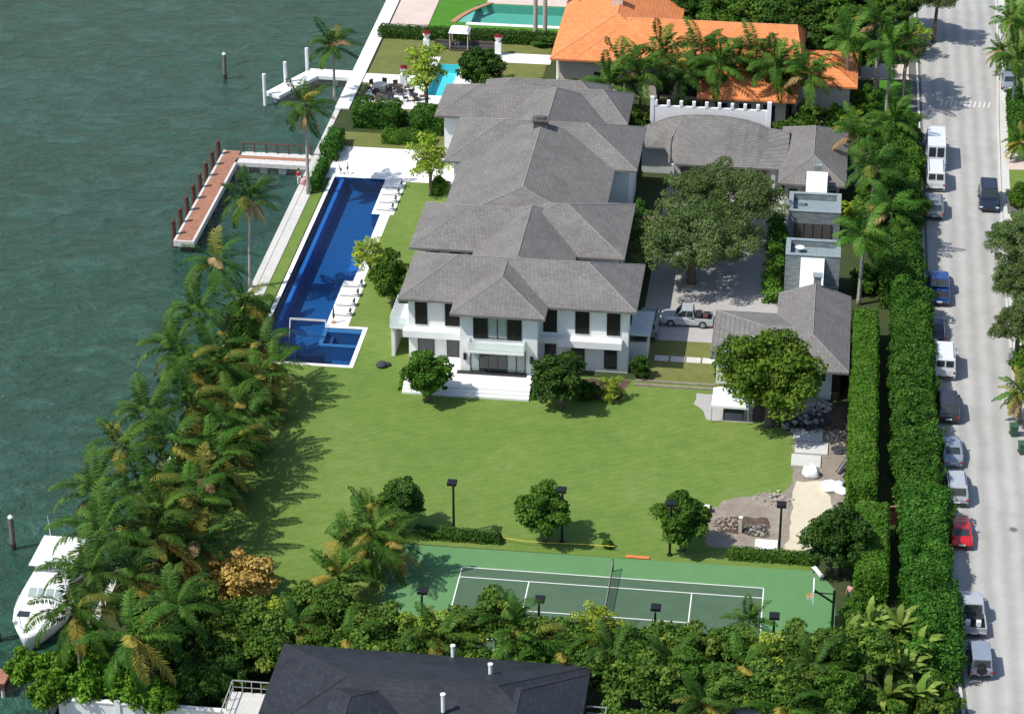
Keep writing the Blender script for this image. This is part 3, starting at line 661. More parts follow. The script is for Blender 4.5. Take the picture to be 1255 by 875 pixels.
# ------------------------------------------------------------------ buildings
def hip(name, x0, x1, y0, y1, ze, zr, axis, mat, parent, r0=None, r1=None, t=.22, cap='ridge_cap', ridge=None):
    """hipped roof: eaves rectangle, ridge along axis; r0/r1 are the runs of the two hips"""
    mb = MB()
    if axis == 'x':
        m = (y0+y1)/2 if ridge is None else ridge; h = (y1-y0)/2; r0 = h if r0 is None else r0; r1 = h if r1 is None else r1
        a, b = (x0+r0, m, zr), (x1-r1, m, zr)
    else:
        m = (x0+x1)/2 if ridge is None else ridge; h = (x1-x0)/2; r0 = h if r0 is None else r0; r1 = h if r1 is None else r1
        a, b = (m, y0+r0, zr), (m, y1-r1, zr)
    c = [(x0, y0), (x1, y0), (x1, y1), (x0, y1)]
    vs = [(x, y, ze-t) for x, y in c]+[(x, y, ze) for x, y in c]+[a, b]
    fs = [(3, 2, 1, 0), (0, 1, 5, 4), (1, 2, 6, 5), (2, 3, 7, 6), (3, 0, 4, 7)]
    fs += [(4, 5, 9, 8), (6, 7, 8, 9), (5, 6, 9), (7, 4, 8)] if axis == 'x' else [(4, 5, 8), (5, 6, 9, 8), (6, 7, 9), (7, 4, 8, 9)]
    mb.add(vs, fs); mb.cur = 1
    ends = [(4, a), (7, a), (5, b), (6, b)] if axis == 'x' else [(4, a), (5, a), (6, b), (7, b)]
    for i, q in ends: mb.tube([Vector(vs[i]).lerp(Vector(q), .01), Vector(q)], .055, 5)
    if math.dist(a, b) > .1: mb.tube([a, b], .055, 5)
    return mb.build(name, [mat, cap], parent)
def window(parent, cx, y, z0, z1, wd, face=-1, panes=1, mat='glass_dark', fr='frame_dark', axis='x', depth=.10):
    """framed window standing slightly proud of a wall; axis x: wall along x, facing face*y"""
    f = MB(); t = .07
    def bx(mb, a0, a1, d0, d1, q0, q1):
        d0, d1 = sorted((y+face*d0, y+face*d1))
        if axis == 'x': mb.box(a0, a1, d0, d1, q0, q1)
        else: mb.box(d0, d1, a0, a1, q0, q1)
    x0, x1 = cx-wd/2, cx+wd/2
    bx(f, x0, x1, .0, depth, z0, z0+t); bx(f, x0, x1, .0, depth, z1-t, z1); bx(f, x0, x0+t, 0, depth, z0+t, z1-t); bx(f, x1-t, x1, 0, depth, z0+t, z1-t)
    for k in range(1, panes):
        xm = x0+(x1-x0)*k/panes; bx(f, xm-t/2, xm+t/2, 0, depth, z0+t, z1-t)
    o = f.build('window', fr, parent)
    ms = mat if isinstance(mat, tuple) else (mat,)*panes
    for k in range(panes):
        g = MB(); w_ = (x1-x0)/panes; bx(g, x0+w_*k+t, x0+w_*(k+1)-t*.5, .015, depth*.45, z0+t, z1-t); g.build('pane', ms[k], o)
    return o
def shutter_window(parent, x0, x1, y, z0, z1, n=2):
    """tall dark louvred shutters over a window"""
    f = MB(); f.box(x0, x1, y-.07, y, z0, z1)
    w_ = (x1-x0)/n
    for k in range(n):
        a, b = x0+w_*k+.03, x0+w_*(k+1)-.03
        f.box(a, a+.06, y-.11, y-.07, z0, z1).box(b-.06, b, y-.11, y-.07, z0, z1)
        q = z0+.06
        while q < z1-.06: f.box(a+.06, b-.06, y-.10, y-.07, q, q+.05); q += .13
    return f.build('shutter', 'shutter', parent)
H = thing('mansion', 'large white two-storey mansion with sprawling grey shingle hip roofs beside the long blue pool', 'house', (0, 0, 0))
def wbox(x0, x1, y0, y1, z1, mat='stucco', z0=0, name='wall'): return MB().box(x0, x1, y0, y1, z0, z1).build(name, mat, H)
wbox(-9.2, 10.7, -1.7, 6.3, 6.42); wbox(-4.15, 2.8, -4.1, -1.7, 6.41)
wbox(-3.4, 3.8, 6.3, 9, 6.40); wbox(-9.9, 8.7, 8.8, 17.3, 6.44); wbox(-8.0, 5.95, 17.3, 28.3, 6.43); wbox(-9.5, 8.1, 28.3, 37.7, 6.42)
wbox(-12.4, 6.2, 41.0, 47.7, 5.85); wbox(-5, 3.8, 37.7, 41.0, 5.84)
hip('roof', -10, 11.45, -2.5, 7.1, 6.60, 8.90, 'x', 'roof_grey', H)
hip('roof', -4.95, 3.56, -4.9, 4.5, 6.63, 8.72, 'y', 'roof_grey', H, r0=3.6, r1=2.6)
hip('roof', -4.6, 5.0, .5, 16.2, 6.66, 9.02, 'y', 'roof_grey', H, r0=2.0, r1=3.0)
hip('roof', -10.7, 4.5, 7.9, 18.0, 6.60, 8.86, 'x', 'roof_grey', H)
hip('roof', -3.6, 9.45, 7.95, 20.1, 6.57, 9.0, 'x', 'roof_grey', H, r1=5.9)
hip('roof', -8.75, 6.75, 13.0, 33.5, 6.62, 9.62, 'y', 'roof_grey', H, r0=3.0, r1=2.0)
hip('roof', -10.4, 8.95, 27.5, 38.5, 6.66, 9.12, 'x', 'roof_grey', H)
hip('roof', -13.3, 6.9, 40.2, 48.7, 6.02, 8.0, 'x', 'roof_grey', H, r1=3.0)
hip('roof', -9.2, 4.4, 44.0, 50.4, 6.05, 7.75, 'x', 'roof_grey', H)
R0 = hip('roof', -6.0, 4.6, 30, 46.0, 6.1, 9.05, 'y', 'roof_grey', H, r0=2, r1=4)
ch = MB().box(-1.75, -.35, 30.4, 31.5, 8.6, 10.15).build('chimney', 'garage_door', R0)
MB().box(-1.9, -.2, 30.25, 31.65, 10.15, 10.27).box(-1.45, -.65, 30.65, 31.25, 10.27, 10.5).build('chimney_cap', 'garage_door', R0)
# front: shutters, white ledges, bay with glazed balcony and garden doors
for x0, x1 in ((-8.58, -7.46), (-5.85, -4.2), (3.05, 4.28), (5.92, 7.19), (8.76, 9.96)): shutter_window(H, x0, x1, -1.7, 3.75, 6.25)
for x0, x1, d in ((-9.6, -4.16, .85), (4.45, 10.2, .95)):
    MB().box(x0, x1, -1.7-d, -1.703, 2.75, 3.45).build('ledge', 'stucco', H, bevel=.02)
    MB().box(x0+.1, x1-.1, -1.7-d+.1, -1.75, 3.45, 3.5).build('ledge_cap', 'white_stone', H)
MB().box(2.81, 4.45, -2.1, -1.703, 2.75, 3.4).build('ledge', 'stucco', H)
for x0, x1 in ((-2.95, -1.7), (.15, 1.4)): shutter_window(H, x0, x1, -4.1, 3.95, 6.2)
window(H, -.78, -4.1, 4.0, 6.15, 1.8, panes=2, mat='glass_pale')
b = MB().box(-3.35, 1.75, -5.15, -4.103, 2.95, 3.18).build('balcony', 'stucco', H, bevel=.02)
MB().box(-3.3, 1.7, -5.12, -5.08, 3.18, 4.0).box(-3.3, -3.26, -5.08, -4.12, 3.18, 4.0).box(1.66, 1.7, -5.08, -4.12, 3.18, 4.0).build('balustrade', 'balustrade_glass', b)
window(H, -.75, -4.1, .62, 2.85, 5.0, panes=6, mat=('glass_pale', 'glass_dark', 'glass_dark', 'glass_dark', 'glass_pale', 'glass_pale'))
for cx in (-3.7, 2.3):
    MB().box(cx-.14, cx+.14, -4.32, -4.103, 1.75, 2.4).build('wall_lamp', 'black_metal', H, bevel=.03)
for cx, wd in ((-5.15, 1.1), (-7.6, 1.5), (6.2, 1.2), (9.15, 1.15), (3.7, 1.0)): window(H, cx, -1.7, .35, 2.55, wd)
te = MB().box(-8.85, 2.5, -7.2, -4.1, 0, .58).box(-8.85, -4.17, -4.1, -1.72, 0, .575).box(-8.85, 2.5, -7.6, -7.2, 0, .40).box(-8.85, 2.5, -8.0, -7.6, 0, .2)
te.build('terrace', 'white_stone', H); MB().box(-4.4, 1.9, -4.75, -4.13, .58, .62).build('door_mat', 'plastic_black', H)
# side balcony towards the pool
b = MB().box(-11.0, -9.203, -1.4, 3.2, 2.95, 3.15).build('balcony', 'stucco', H)
MB().box(-10.97, -10.92, -1.38, 3.18, 3.15, 4.1).box(-10.92, -9.22, -1.38, -1.33, 3.15, 4.1).build('balustrade', 'balustrade_glass', b)
MB().box(-10.9, -10.6, -1.2, 3.0, 0, 2.95).build('column', 'stucco', H)
for y0 in (18.4, 21.6, 24.8):
    b = MB().box(-9.6, -8.003, y0, y0+2.4, 2.95, 3.12).build('balcony', 'stucco', H)
    MB().box(-9.58, -9.53, y0+.03, y0+2.37, 3.12, 4.05).box(-9.53, -8.02, y0+.03, y0+.08, 3.12, 4.05).build('balustrade', 'balustrade_glass', b)
    window(H, y0+1.2, -8.0, .3, 2.6, 2.0, -1, 2, axis='y'); window(H, y0+1.2, -8.0, 3.2, 5.6, 1.8, -1, 2, axis='y')
for y0 in (11, 14.5): window(H, y0, -9.9, 3.4, 5.6, 1.4, -1, 1, axis='y'); window(H, y0, -9.9, .4, 2.6, 1.6, -1, 2, axis='y')
for xw in (-8.6, -6.4, -4.6): window(H, xw, 8.8, 3.9, 6.2, 1.3)
for y0 in (.6, 3.6): window(H, y0, 10.7, 3.9, 6.1, 1.1, 1, 1, axis='y')
for y0 in (10.6, 13.4, 16): window(H, y0, 8.7, 3.9, 6.1, 1.1, 1, 1, axis='y'); window(H, y0, 8.7, .4, 2.5, 1.3, 1, 1, axis='y')
# porch on the forecourt side
MB().box(10.703, 12.3, -.2, 3.6, 0, 2.35).build('wall', 'stucco_grey', H); MB().box(10.8, 12.2, .1, 3.4, 2.35, 3.2).build('gap_shade', 'glass_dark', H)  # dark block stands in for the shaded opening under the porch slab
MB().box(10.703, 12.6, -.5, 4.0, 3.2, 3.42).build('porch_roof', 'stucco_grey', H)
# single-storey garage range with its bowed ridge
prof = [(8.3, 3.9), (9.0, 4.2), (10.75, 5.02), (12.1, 5.32), (13.5, 5.46), (14.75, 5.5), (16.2, 5.48), (17.1, 5.42), (18.9, 5.15), (20.3, 4.75), (21.3, 4.32), (23.5, 4.1)]
g = MB(); vs = []; fs = []
for x, z in prof:
    yf = 37.3 if x > 11.4 else 41.2
    vs += [(x, yf, 3.05), (x, yf, 3.26), (x, yf+(45-yf)*.5, 3.26+(z-3.26)*.56), (x, 45, z), (x, 47.6, z-1.0), (x, 47.6, 3.0)]
for i in range(len(prof)-1):
    for k in range(6): fs.append((6*i+k, 6*i+6+k, 6*i+6+(k+1) % 6, 6*i+(k+1) % 6))
fs += [tuple(range(6)), tuple(range(len(vs)-6, len(vs)))]
g.add(vs, fs); g.cur = 1; g.tube([(x, 45, z+.03) for x, z in prof], .055, 5); g.tube([(11.45, 37.35, 3.3), (11.2, 41.0, 4.1), (12.4, 45, 5.36)], .08, 5)
g.build('roof', ['roof_grey', 'ridge_cap'], H)
MB().box(11.9, 23, 39.2, 47, 0, 3.04).build('wall', 'stucco_grey', H); MB().box(8.3, 11.9, 42, 47, 0, 3.03).build('wall', 'stucco_grey', H)
for k in range(3): MB().box(12.6+3.1*k, 15.2+3.1*k, 39.08, 39.2, 0, 2.4).build('garage_door', 'garage_door', H)
MB().box(21.95, 22.35, 37.5, 37.9, 0, 3.04).build('column', 'stucco_grey', H); MB().box(11.6, 11.95, 37.5, 37.85, 0, 3.04).build('column', 'stucco_grey', H)
hip('roof', 22.7, 29.6, 33.9, 48.2, 3.24, 5.05, 'y', 'roof_grey', H, r0=3.3)
MB().box(23.4, 28.9, 34.6, 47.5, 0, 3.03).build('wall', 'stucco_grey', H)
window(H, 24.3, 34.6, .9, 2.4, .8); window(H, 28.3, 34.6, .9, 2.4, .6)
c1 = MB().loft([[(x, 33.89, 0), (x, 32.0, 0), (x, 32.0, 2.9), (x, 33.5, 4.75), (x, 33.89, 4.75)] for x in (25.55, 27.65)]).build('chimney', 'stucco', H)  # front sloped into a wedge so the white face catches the sun
MB().box(26.25, 27.0, 33.9, 34.5, 3.4, 5.35).build('flue', 'slate', c1)

# two slate pavilions
def slate(label, x0, x1, y0, y1, zt, group):
    t = thing('slate_pavilion', label, 'pavilion', ((x0+x1)/2, (y0+y1)/2, 0), 0, group); a, b = (x1-x0)/2, (y1-y0)/2
    MB().box(-a, a, -b, b, 0, zt-.75).build('wall', 'slate', t)
    p = MB(); th = .38
    p.box(-a, a, -b, -b+th, zt-.748, zt).box(-a, a, b-th, b, zt-.748, zt).box(-a, -a+th, -b+th, b-th, zt-.748, zt).box(a-th, a, -b+th, b-th, zt-.748, zt)
    p.build('parapet', 'slate', t)
    c = MB(); o = .04
    c.box(-a-o, a+o, -b-o, -b+th+o, zt+.002, zt+.06).box(-a-o, a+o, b-th-o, b+o, zt+.002, zt+.06).box(-a-o, -a+th+o, -b+th+o, b-th-o, zt+.002, zt+.06).box(a-th-o, a+o, -b+th+o, b-th-o, zt+.002, zt+.06)
    c.build('parapet_cap', 'slate_cap', t)
    MB().box(-a+th, a-th, -b+th, b-th, zt-.748, zt-.66).build('roof', 'flat_roof', t)
    return t
sg = 'slate pavilions between the forecourt and the street hedge'
t = slate('grey slate pavilion with wide dark garage door, north of its twin', 24.0, 29.1, 27.4, 31.9, 3.3, sg)
gd = MB().box(-1.85, 1.75, -2.30, -2.253, 0, 2.05).build('garage_door', 'garage_door', t)
mb = MB()
for k in range(5): mb.box(-1.87+.9*k-.03, -1.87+.9*k+.03, -2.34, -2.303, 0, 2.05)
mb.build('door_rib', 'frame_dark', gd)
MB().box(-1.6, -.95, .4, 1.0, 2.64, 3.0).build('roof_vent', 'flat_roof', t)
t = slate('taller grey slate pavilion with a white chimney and dish on its flat roof', 24.1, 29.2, 14.6, 18.2, 4.75, sg)
MB().loft([[(x, -1.803, 0), (x, -4.1, 0), (x, -4.1, 2.2), (x, -1.95, 4.55), (x, -1.803, 4.55)] for x in (-1.1, 1.1)]).build('chimney', 'stucco', t)  # wedge shape again: sloping front added to brighten the white in sunlight
d = MB(); d.lathe([(.02, 4.35), (.2, 4.38), (.36, 4.46), (.46, 4.6), (.44, 4.6), (.34, 4.5), (.02, 4.42)], 14, (-1.3, .3)); d.lathe([(.05, 4.09), (.04, 4.36)], 8, (-1.3, .3)); d.build('satellite_dish', 'white_paint', t)
# guest house
g = thing('guest_house', 'low guest house with grey hip roof behind the round-crowned tree and building materials', 'house', (27, 2, 0))
MB().box(-2.6, 2.7, -6.3, 6.8, 0, 3.02).build('wall', 'stucco', g); MB().box(-8.3, -2.6, -4.6, 3.0, 0, 2.9).build('wall', 'stucco', g)
hip('roof', -3.3, 3.4, -7.1, 7.5, 3.24, 5.05, 'y', 'roof_grey', g, r1=1.2)
hip('roof', -8.9, .4, -5.4, 3.7, 3.1, 4.15, 'x', 'roof_grey', g, r1=.2)
MB().box(-.15, .55, 6.2, 6.9, 4.5, 5.75).build('chimney', 'slate', g)
MB().box(-.25, .65, 6.1, 7.0, 5.75, 5.85).build('chimney_cap', 'slate_cap', g)
window(g, 1.15, -6.3, 1.9, 2.6, .45); window(g, -.9, -6.3, .3, 2.5, 1.6, panes=2); window(g, -6.2, -4.6, .4, 2.4, 1.8, panes=2); window(g, -4, -4.6, .4, 2.4, 1.2)
MB().box(1.95, 2.7, -6.34, -6.303, 0, 2.9).build('recess_shade', 'shutter', g)  # flat near-black panel on the wall; the recess's shade is its colour

# boundary wall with short posts behind the garage
bw = thing('boundary_wall', 'white boundary wall topped with short posts behind the garage roof', 'wall', (15, 48.4, 0))
MB().box(-6.4, 6.3, -.15, .15, 0, 4.95).build('wall_panel', 'stucco', bw)
for k in range(9): MB().box(-6.0+1.35*k, -5.65+1.35*k, -.2, .2, 4.95, 5.55).build('post', 'stucco', bw, bevel=.03)
MB().box(-6.4, -6.0, -.22, .22, 0, 5.9).build('post', 'stucco', bw); MB().box(5.95, 6.4, -.22, .22, 0, 5.9).build('post', 'stucco', bw)

# orange-roofed neighbour
OH = thing('neighbour_house', 'large house with bright orange tiled roofs behind the row of palms', 'house', (10, 68, 0))
def rel(o, x0, x1, y0, y1): return x0-o.location.x, x1-o.location.x, y0-o.location.y, y1-o.location.y
def obox(P_, name, mat, x0, x1, y0, y1, z0, z1, bevel=0): 
    a = rel(P_, x0, x1, y0, y1); return MB().box(*a, z0, z1).build(name, mat, P_, bevel=bevel)
def ohip(P_, x0, x1, y0, y1, ze, zr, ax, mat, cap, **k): return hip('roof', *rel(P_, x0, x1, y0, y1), ze, zr, ax, mat, P_, cap=cap, **k)
obox(OH, 'wall', 'stucco_warm', -2.6, 9.0, 62.0, 84.0, 0, 4.28); obox(OH, 'wall', 'stucco_warm', 1, 23.4, 62.01, 72, 0, 4.27); obox(OH, 'wall', 'stucco_warm', 14.5, 22.8, 55.5, 62, 0, 3.4)
obox(OH, 'wall', 'stucco_warm', 23.4, 29.6, 59.5, 68, 0, 3.6)
ohip(OH, -3.6, 10.2, 61.1, 86.0, 4.5, 7.7, 'y', 'roof_orange', 'ridge_cap_orange', r0=6.4)
ohip(OH, -1.0, 24.4, 61.0, 73.2, 4.54, 7.45, 'x', 'roof_orange', 'ridge_cap_orange', r1=1.0)
ohip(OH, 13.2, 24.0, 54.3, 66, 3.6, 6.0, 'y', 'roof_orange', 'ridge_cap_orange', r0=5)
ohip(OH, 22.5, 30.4, 58.6, 69.0, 3.85, 5.3, 'x', 'roof_orange', 'ridge_cap_orange', r1=4)
r_ = obox(OH, 'chimney', 'stucco_warm', 2.4, 3.6, 70.4, 71.4, 6.0, 8.6); obox(OH, 'chimney_cap', 'terracotta', 2.25, 3.75, 70.25, 71.55, 8.6, 8.8)
for cx in (15.8, 18.4, 21): window(OH, cx-10, 55.5-68, .4, 2.6, 1.3)
for cx in (2, 5.5, 9, 12): window(OH, cx-10, 62-68, .5, 2.8, 1.5, panes=2)
for cy in (66, 71, 76): window(OH, cy-68, -2.6-10, .4, 2.9, 2.0, -1, 2, axis='y')
for k in range(5): MB().lathe([(.24, 0), (.17, .2), (.16, 3.6), (.25, 3.9), (.25, 4.2)], 12, (-13.0, -4+4*k)).build('column', 'stucco', OH, True)

# dark-roofed neighbour in front
DH = thing('neighbour_house', 'house with near-black shingle roof and white vent pipes in the foreground', 'house', (2, -64, 0))
obox(DH, 'wall', 'stucco_warm', -8.8, 11.8, -78, -55.3, 0, 4.75)
ohip(DH, -9.7, 12.65, -66.2, -54.3, 5.0, 7.0, 'x', 'roof_dark', 'ridge_cap_dark')
ohip(DH, -9.72, 3.5, -82, -56.4, 5.03, 7.15, 'y', 'roof_dark', 'ridge_cap_dark', r0=5); ohip(DH, 4.0, 12.68, -82, -55.2, 4.97, 6.75, 'y', 'roof_dark', 'ridge_cap_dark', r0=4, r1=5.0)
for px, py, z, h in ((555, 801, 5.3, .75), (601, 826, 6.1, .9), (543, 866, 6.7, 1.1)):
    x, y = at(px, py, z); MB().lathe([(.14, z-.4), (.14, z+h-.1), (.19, z+h-.1), (.19, z+h)], 10, (x-2, y+64)).build('vent_pipe', 'white_paint', DH)
tz = 3.6
obox(DH, 'terrace', 'concrete', -12.6, -9.75, -75, -58.6, tz-.3, tz); obox(DH, 'wall', 'stucco_warm', -12.3, -9.9, -75, -59.2, 0, tz-.3)
rl = MB(); a0 = -12.5-2; y1 = -58.7+64
for k in range(5): rl.box(a0+.68*k-.03, a0+.68*k+.03, y1-.03, y1+.03, tz, tz+1)
rl.box(a0, a0+2.75, y1-.035, y1+.035, tz+1, tz+1.07).box(a0, a0+2.75, y1-.02, y1+.02, tz+.45, tz+.5)
for k in range(14): rl.box(a0-.03, a0+.03, y1-1-1.2*k-.03, y1-1-1.2*k+.03, tz, tz+1)
rl.box(a0-.035, a0+.035, y1-16.5, y1-.04, tz+1, tz+1.07).box(a0-.02, a0+.02, y1-16.5, y1-.04, tz+.45, tz+.5)
rl.build('railing', 'rail_metal', DH)
obox(DH, 'balcony', 'concrete', 12.7, 14.2, -63.5, -57.8, 2.9, 3.1)
rl = MB(); x1_ = 14.1-2
for k in range(6): rl.box(x1_-.03, x1_+.03, -57.9+64-1.1*k-.03, -57.9+64-1.1*k+.03, 3.1, 4.1)
rl.box(x1_-.035, x1_+.035, .55, 6.15, 4.1, 4.17).box(x1_-.02, x1_+.02, .55, 6.15, 3.55, 3.6).box(10.7, x1_-.04, 6.07, 6.13, 4.1, 4.17).box(10.7, x1_-.04, 6.08, 6.12, 3.55, 3.6)
rl.build('railing', 'rail_metal', DH)
gw = thing('garden_wall', 'low white garden wall beyond the palms beside the dark-roofed house', 'wall', (-18, -58.3, 0))
MB().box(-7.6, 5.2, -.15, .15, 0, 1.55).build('wall_panel', 'stucco', gw); MB().box(-7.65, 5.25, -.22, .22, 1.55, 1.65).build('coping', 'white_stone', gw)
for k in range(4): MB().box(-7.5+4.1*k, -7.1+4.1*k, -.25, .25, 0, 1.9).build('pier', 'stucco', gw)
x, y = at(975, 872, 3.0)
sr = thing('garden_shed', 'pale flat-roofed shed mostly hidden by the screen of shrubs', 'shed', (x, y-1.2, 0))
MB().box(-4.6, 4.6, -1.5, .9, 0, 2.85).build('wall', 'stucco_grey', sr); MB().box(-4.8, 4.8, -1.7, 1.1, 2.85, 3.05).build('roof', 'white_paint', sr); window(sr, 1, .9, .8, 2.2, 1.2, 1)
# ------------------------------------------------------------------ docks, piles, boat
dk = thing('boat_dock', 'L-shaped dock with rust-brown deck boards and a railed walkway to the shore', 'dock', (-35.3, 30, 0))
m = MB()
k = 0; y = -10.4
while y < 11.5: m.box(-.78, .78, y, y+.24, .06, .14); y += .27
m.build('deck', 'dock_wood', dk)
MB().box(-1.05, -.8, -10.6, 11.7, -.45, .16).box(.8, 1.05, -10.6, 8.7, -.45, .16).box(-.8, .8, -10.6, -10.4, -.45, .155).build('frame', 'dock_edge', dk)
MB().box(1.05, 8.6, 8.8, 11.7, -.35, .10).build('walkway', 'dock_edge', dk); MB().box(-.8, 8.6, 9.9, 10.6, .10, .145).build('walkway_board', 'dock_wood', dk)
for k in range(4): MB().box(1.4+2*k, 2.2+2*k, 9.2, 9.9, -2.4, -.35).build('support', 'dock_edge', dk)
for k in range(7): MB().tube([(.6, -10+3.1*k, -2.4), (.6, -10+3.1*k, -.4)], .16, 8).build('support', 'wet_wood', dk)
r = MB()
for k in range(7): r.box(1.1+1.22*k, 1.2+1.22*k, 11.5, 11.62, .1, 1.1)
r.box(1.05, 8.6, 11.46, 11.66, 1.1, 1.18).box(1.1, 8.5, 11.53, 11.59, .55, .62); r.build('railing', 'pile_brown', dk)
for k in range(8):
    t = thing('mooring_pile', f'reddish-brown mooring pile along the brown dock, {ORD[k]} counting from its shore walkway', 'mooring pile', (-36.65, 40.6-2.82*k, WATER), 0, 'mooring piles along the brown dock')
    MB().tube([(0, 0, -1.5), (0, 0, 1), (0, 0, 2.75)], [.26, .25, .23], 10).build('shaft', 'pile_brown', t); MB().lathe([(.25, 2.75), (.25, 2.82), (.02, 3.0)], 10).build('cap', 'pile_brown', t)
wd = thing('white_dock', 'angled white dock of the northern neighbour with three white posts', 'dock', (-31, 62, 0))
W0 = (-34.4, 57.4); W1 = (-31.0, 64.2)
def seg(mb, a, b, wd_, z0, z1):
    d = Vector((b[0]-a[0], b[1]-a[1])).normalized(); n_ = Vector((-d.y, d.x))*wd_/2; o = wd.location
    mb.prism([(a[0]+n_.x-o.x, a[1]+n_.y-o.y), (a[0]-n_.x-o.x, a[1]-n_.y-o.y), (b[0]-n_.x-o.x, b[1]-n_.y-o.y), (b[0]+n_.x-o.x, b[1]+n_.y-o.y)], z0, z1)
m = MB(); seg(m, W0, W1, 2.0, -.25, .15); seg(m, (-31.6, 64.3), (-26.0, 64.2), 2.1, -.24, .155); m.build('deck', 'white_paint', wd)
for px_, py_ in ((-35.2, 57.2), (-33.6, 61.0), (-32.0, 65.4)):
    MB().tube([(px_+31, py_-62, -2.5), (px_+31, py_-62, 2.6)], .2, 10).build('post', 'white_paint', wd)
for px_, py_ in ((-34.2, 58.2), (-32.4, 61.6), (-30.6, 64), (-28.4, 64)): MB().tube([(px_+31, py_-62, -2.5), (px_+31, py_-62, -.25)], .22, 8).build('support', 'dock_edge', wd)
for nm, lab, (x, y) in (('channel_pile', 'lone white-topped pile standing in open water north of the docks', (-41.4, 64.2)), ('channel_pile', 'lone grey pile with pale cap standing in the water above the white motor yacht', (-36.2, -35.3))):
    t = thing(nm, lab, 'pile', (x, y, WATER))
    MB().tube([(0, 0, -1.5), (0, 0, .6)], [.24, .23], 10).build('wet_base', 'wet_wood', t); MB().tube([(0, 0, .6), (.03, 0, 3.0)], [.22, .2], 10).build('shaft', 'pile_grey', t)
    MB().lathe([(.23, 3.0), (.23, 3.1), (.02, 3.32)], 10, (.03, 0)).build('cap', 'white_paint', t)
x, y = at(4, 770, 0)
t = thing('mooring_pile', 'thick dark pile at the photo edge beside the yacht bow', 'mooring pile', (x-.6, y, WATER)); MB().tube([(0, 0, -1.5), (0, 0, 3.2)], [.34, .3], 10).build('shaft', 'wet_wood', t)
MB().lathe([(.32, 3.2), (.3, 3.28), (.02, 3.4)], 10).build('cap', 'pile_brown', t)
t = thing('small_dock', 'short rust-brown dock corner at the lower edge of the water', 'dock', (-32.5, -54.2, 0))
MB().box(-4, 1.7, -.9, .9, -.12, .1).build('deck', 'dock_wood', t); MB().box(-4, 1.75, -1.0, -.9, -.4, .1).box(1.7, 1.8, -.9, .9, -.4, .1).build('frame', 'pile_brown', t)
MB().tube([(1.5, -.8, -2.4), (1.5, -.8, -.4)], .15, 8).build('support', 'dock_edge', t); MB().tube([(-1.5, -.8, -2.4), (-1.5, -.8, -.4)], .15, 8).build('support', 'dock_edge', t)
# motor yacht, bow towards the viewer (-y)
bt = thing('motor_yacht', 'white motor yacht moored beside the palms with its bow pointing to the lower frame edge', 'boat', (-30.9, -42.6, WATER))
def ring(y, wdt, zk, zd, fl=.86):
    return [(-wdt, y, zd), (-wdt*1.01, y, zd-.18), (-wdt*fl, y, .1), (0, y, zk), (wdt*fl, y, .1), (wdt*1.01, y, zd-.18), (wdt, y, zd)]
secs = [ring(6.2, 1.9, -.5, 1.1), ring(3, 2.05, -.6, 1.15), ring(0, 2.08, -.6, 1.3), ring(-2.5, 1.95, -.6, 1.5), ring(-4.4, 1.55, -.5, 1.65, .75), ring(-5.9, .85, -.35, 1.8, .6), ring(-6.8, .2, .3, 1.9, .4)]
MB().loft(secs).build('hull', 'white_paint', bt, True)
MB().loft([[(-a, y, z), (a, y, z), (a, y, z+.06), (-a, y, z+.06)] for y, a, z in ((6.2, 1.75, 1.1), (0, 1.95, 1.31), (-2.5, 1.82, 1.51), (-4.4, 1.42, 1.66), (-5.9, .74, 1.81), (-6.6, .2, 1.88))]).build('deck', 'white_paint', bt)
cb = MB().loft([[(-a, y, z0), (a, y, z0), (a*.86, y+dy, z1), (-a*.86, y+dy, z1)] for y, a, z0, z1, dy in ((5.2, 1.6, 1.1, 2.7, 0), (2, 1.62, 1.2, 2.8, 0), (-.6, 1.58, 1.3, 2.75, 0), (-2.0, 1.45, 1.45, 1.75, 0), (-3.6, .95, 1.6, 1.75, 0))]).build('cabin', 'white_paint', bt, bevel=.08)
for k in range(4):
    a = -1.2+.62*k; MB().add([(a, -.78, 2.68), (a+.5, -.78, 2.68), (a+.54, -1.55, 2.10), (a-.04, -1.55, 2.10)], [(0, 1, 2, 3)]).build('windscreen', 'glass_pale', cb)
fb = MB().loft([[(-a, y, 2.72), (a, y, 2.72), (a, y, z), (-a, y, z)] for y, a, z in ((4.6, 1.3, 3.2), (2, 1.32, 3.3), (.6, 1.15, 3.35))]).build('flybridge', 'white_paint', bt, bevel=.1)
MB().box(-1.55, 1.55, .5, 5.0, 4.2, 4.32).build('hardtop', 'white_paint', bt, bevel=.04)
for sx in (-1, 1):
    for yy in (1.2, 4.5): MB().tube([(sx*1.2, yy, 3.0), (sx*1.3, yy-.1, 4.22)], .05, 6).build('hardtop_post', 'white_paint', bt)
MB().box(-.8, .8, 2.6, 3.2, 3.2, 3.7).build('seat', 'white_cushion', bt, bevel=.05); MB().box(-1.4, -.6, -3.9, -3.2, 1.72, 1.80).build('deck_hatch', 'glass_dark', bt); MB().box(.55, .95, -4.0, -3.0, 1.72, 1.80).build('deck_hatch', 'glass_dark', bt)
MB().tube([(-.9, 4.4, 4.3), (-1.15, 4.9, 6.9)], [.025, .012], 6).build('antenna', 'white_paint', bt)
mb = MB(); pr = [(-1.85, -1.5, 2.2), (-1.6, -3.8, 2.35), (-.95, -5.6, 2.5), (0, -6.9, 2.6), (.95, -5.6, 2.5), (1.6, -3.8, 2.35), (1.85, -1.5, 2.2)]
mb.tube(pr, .022, 5)
for p in pr: mb.tube([(p[0], p[1], p[2]), (p[0]*.97, p[1], p[2]-.75)], .018, 5)
mb.build('bow_rail', 'steel', bt)
MB().box(-1.75, 1.75, 5.2, 6.15, 1.14, 1.24).build('cockpit_floor', 'concrete', bt)

bt.scale = (1.12, .97, .74)
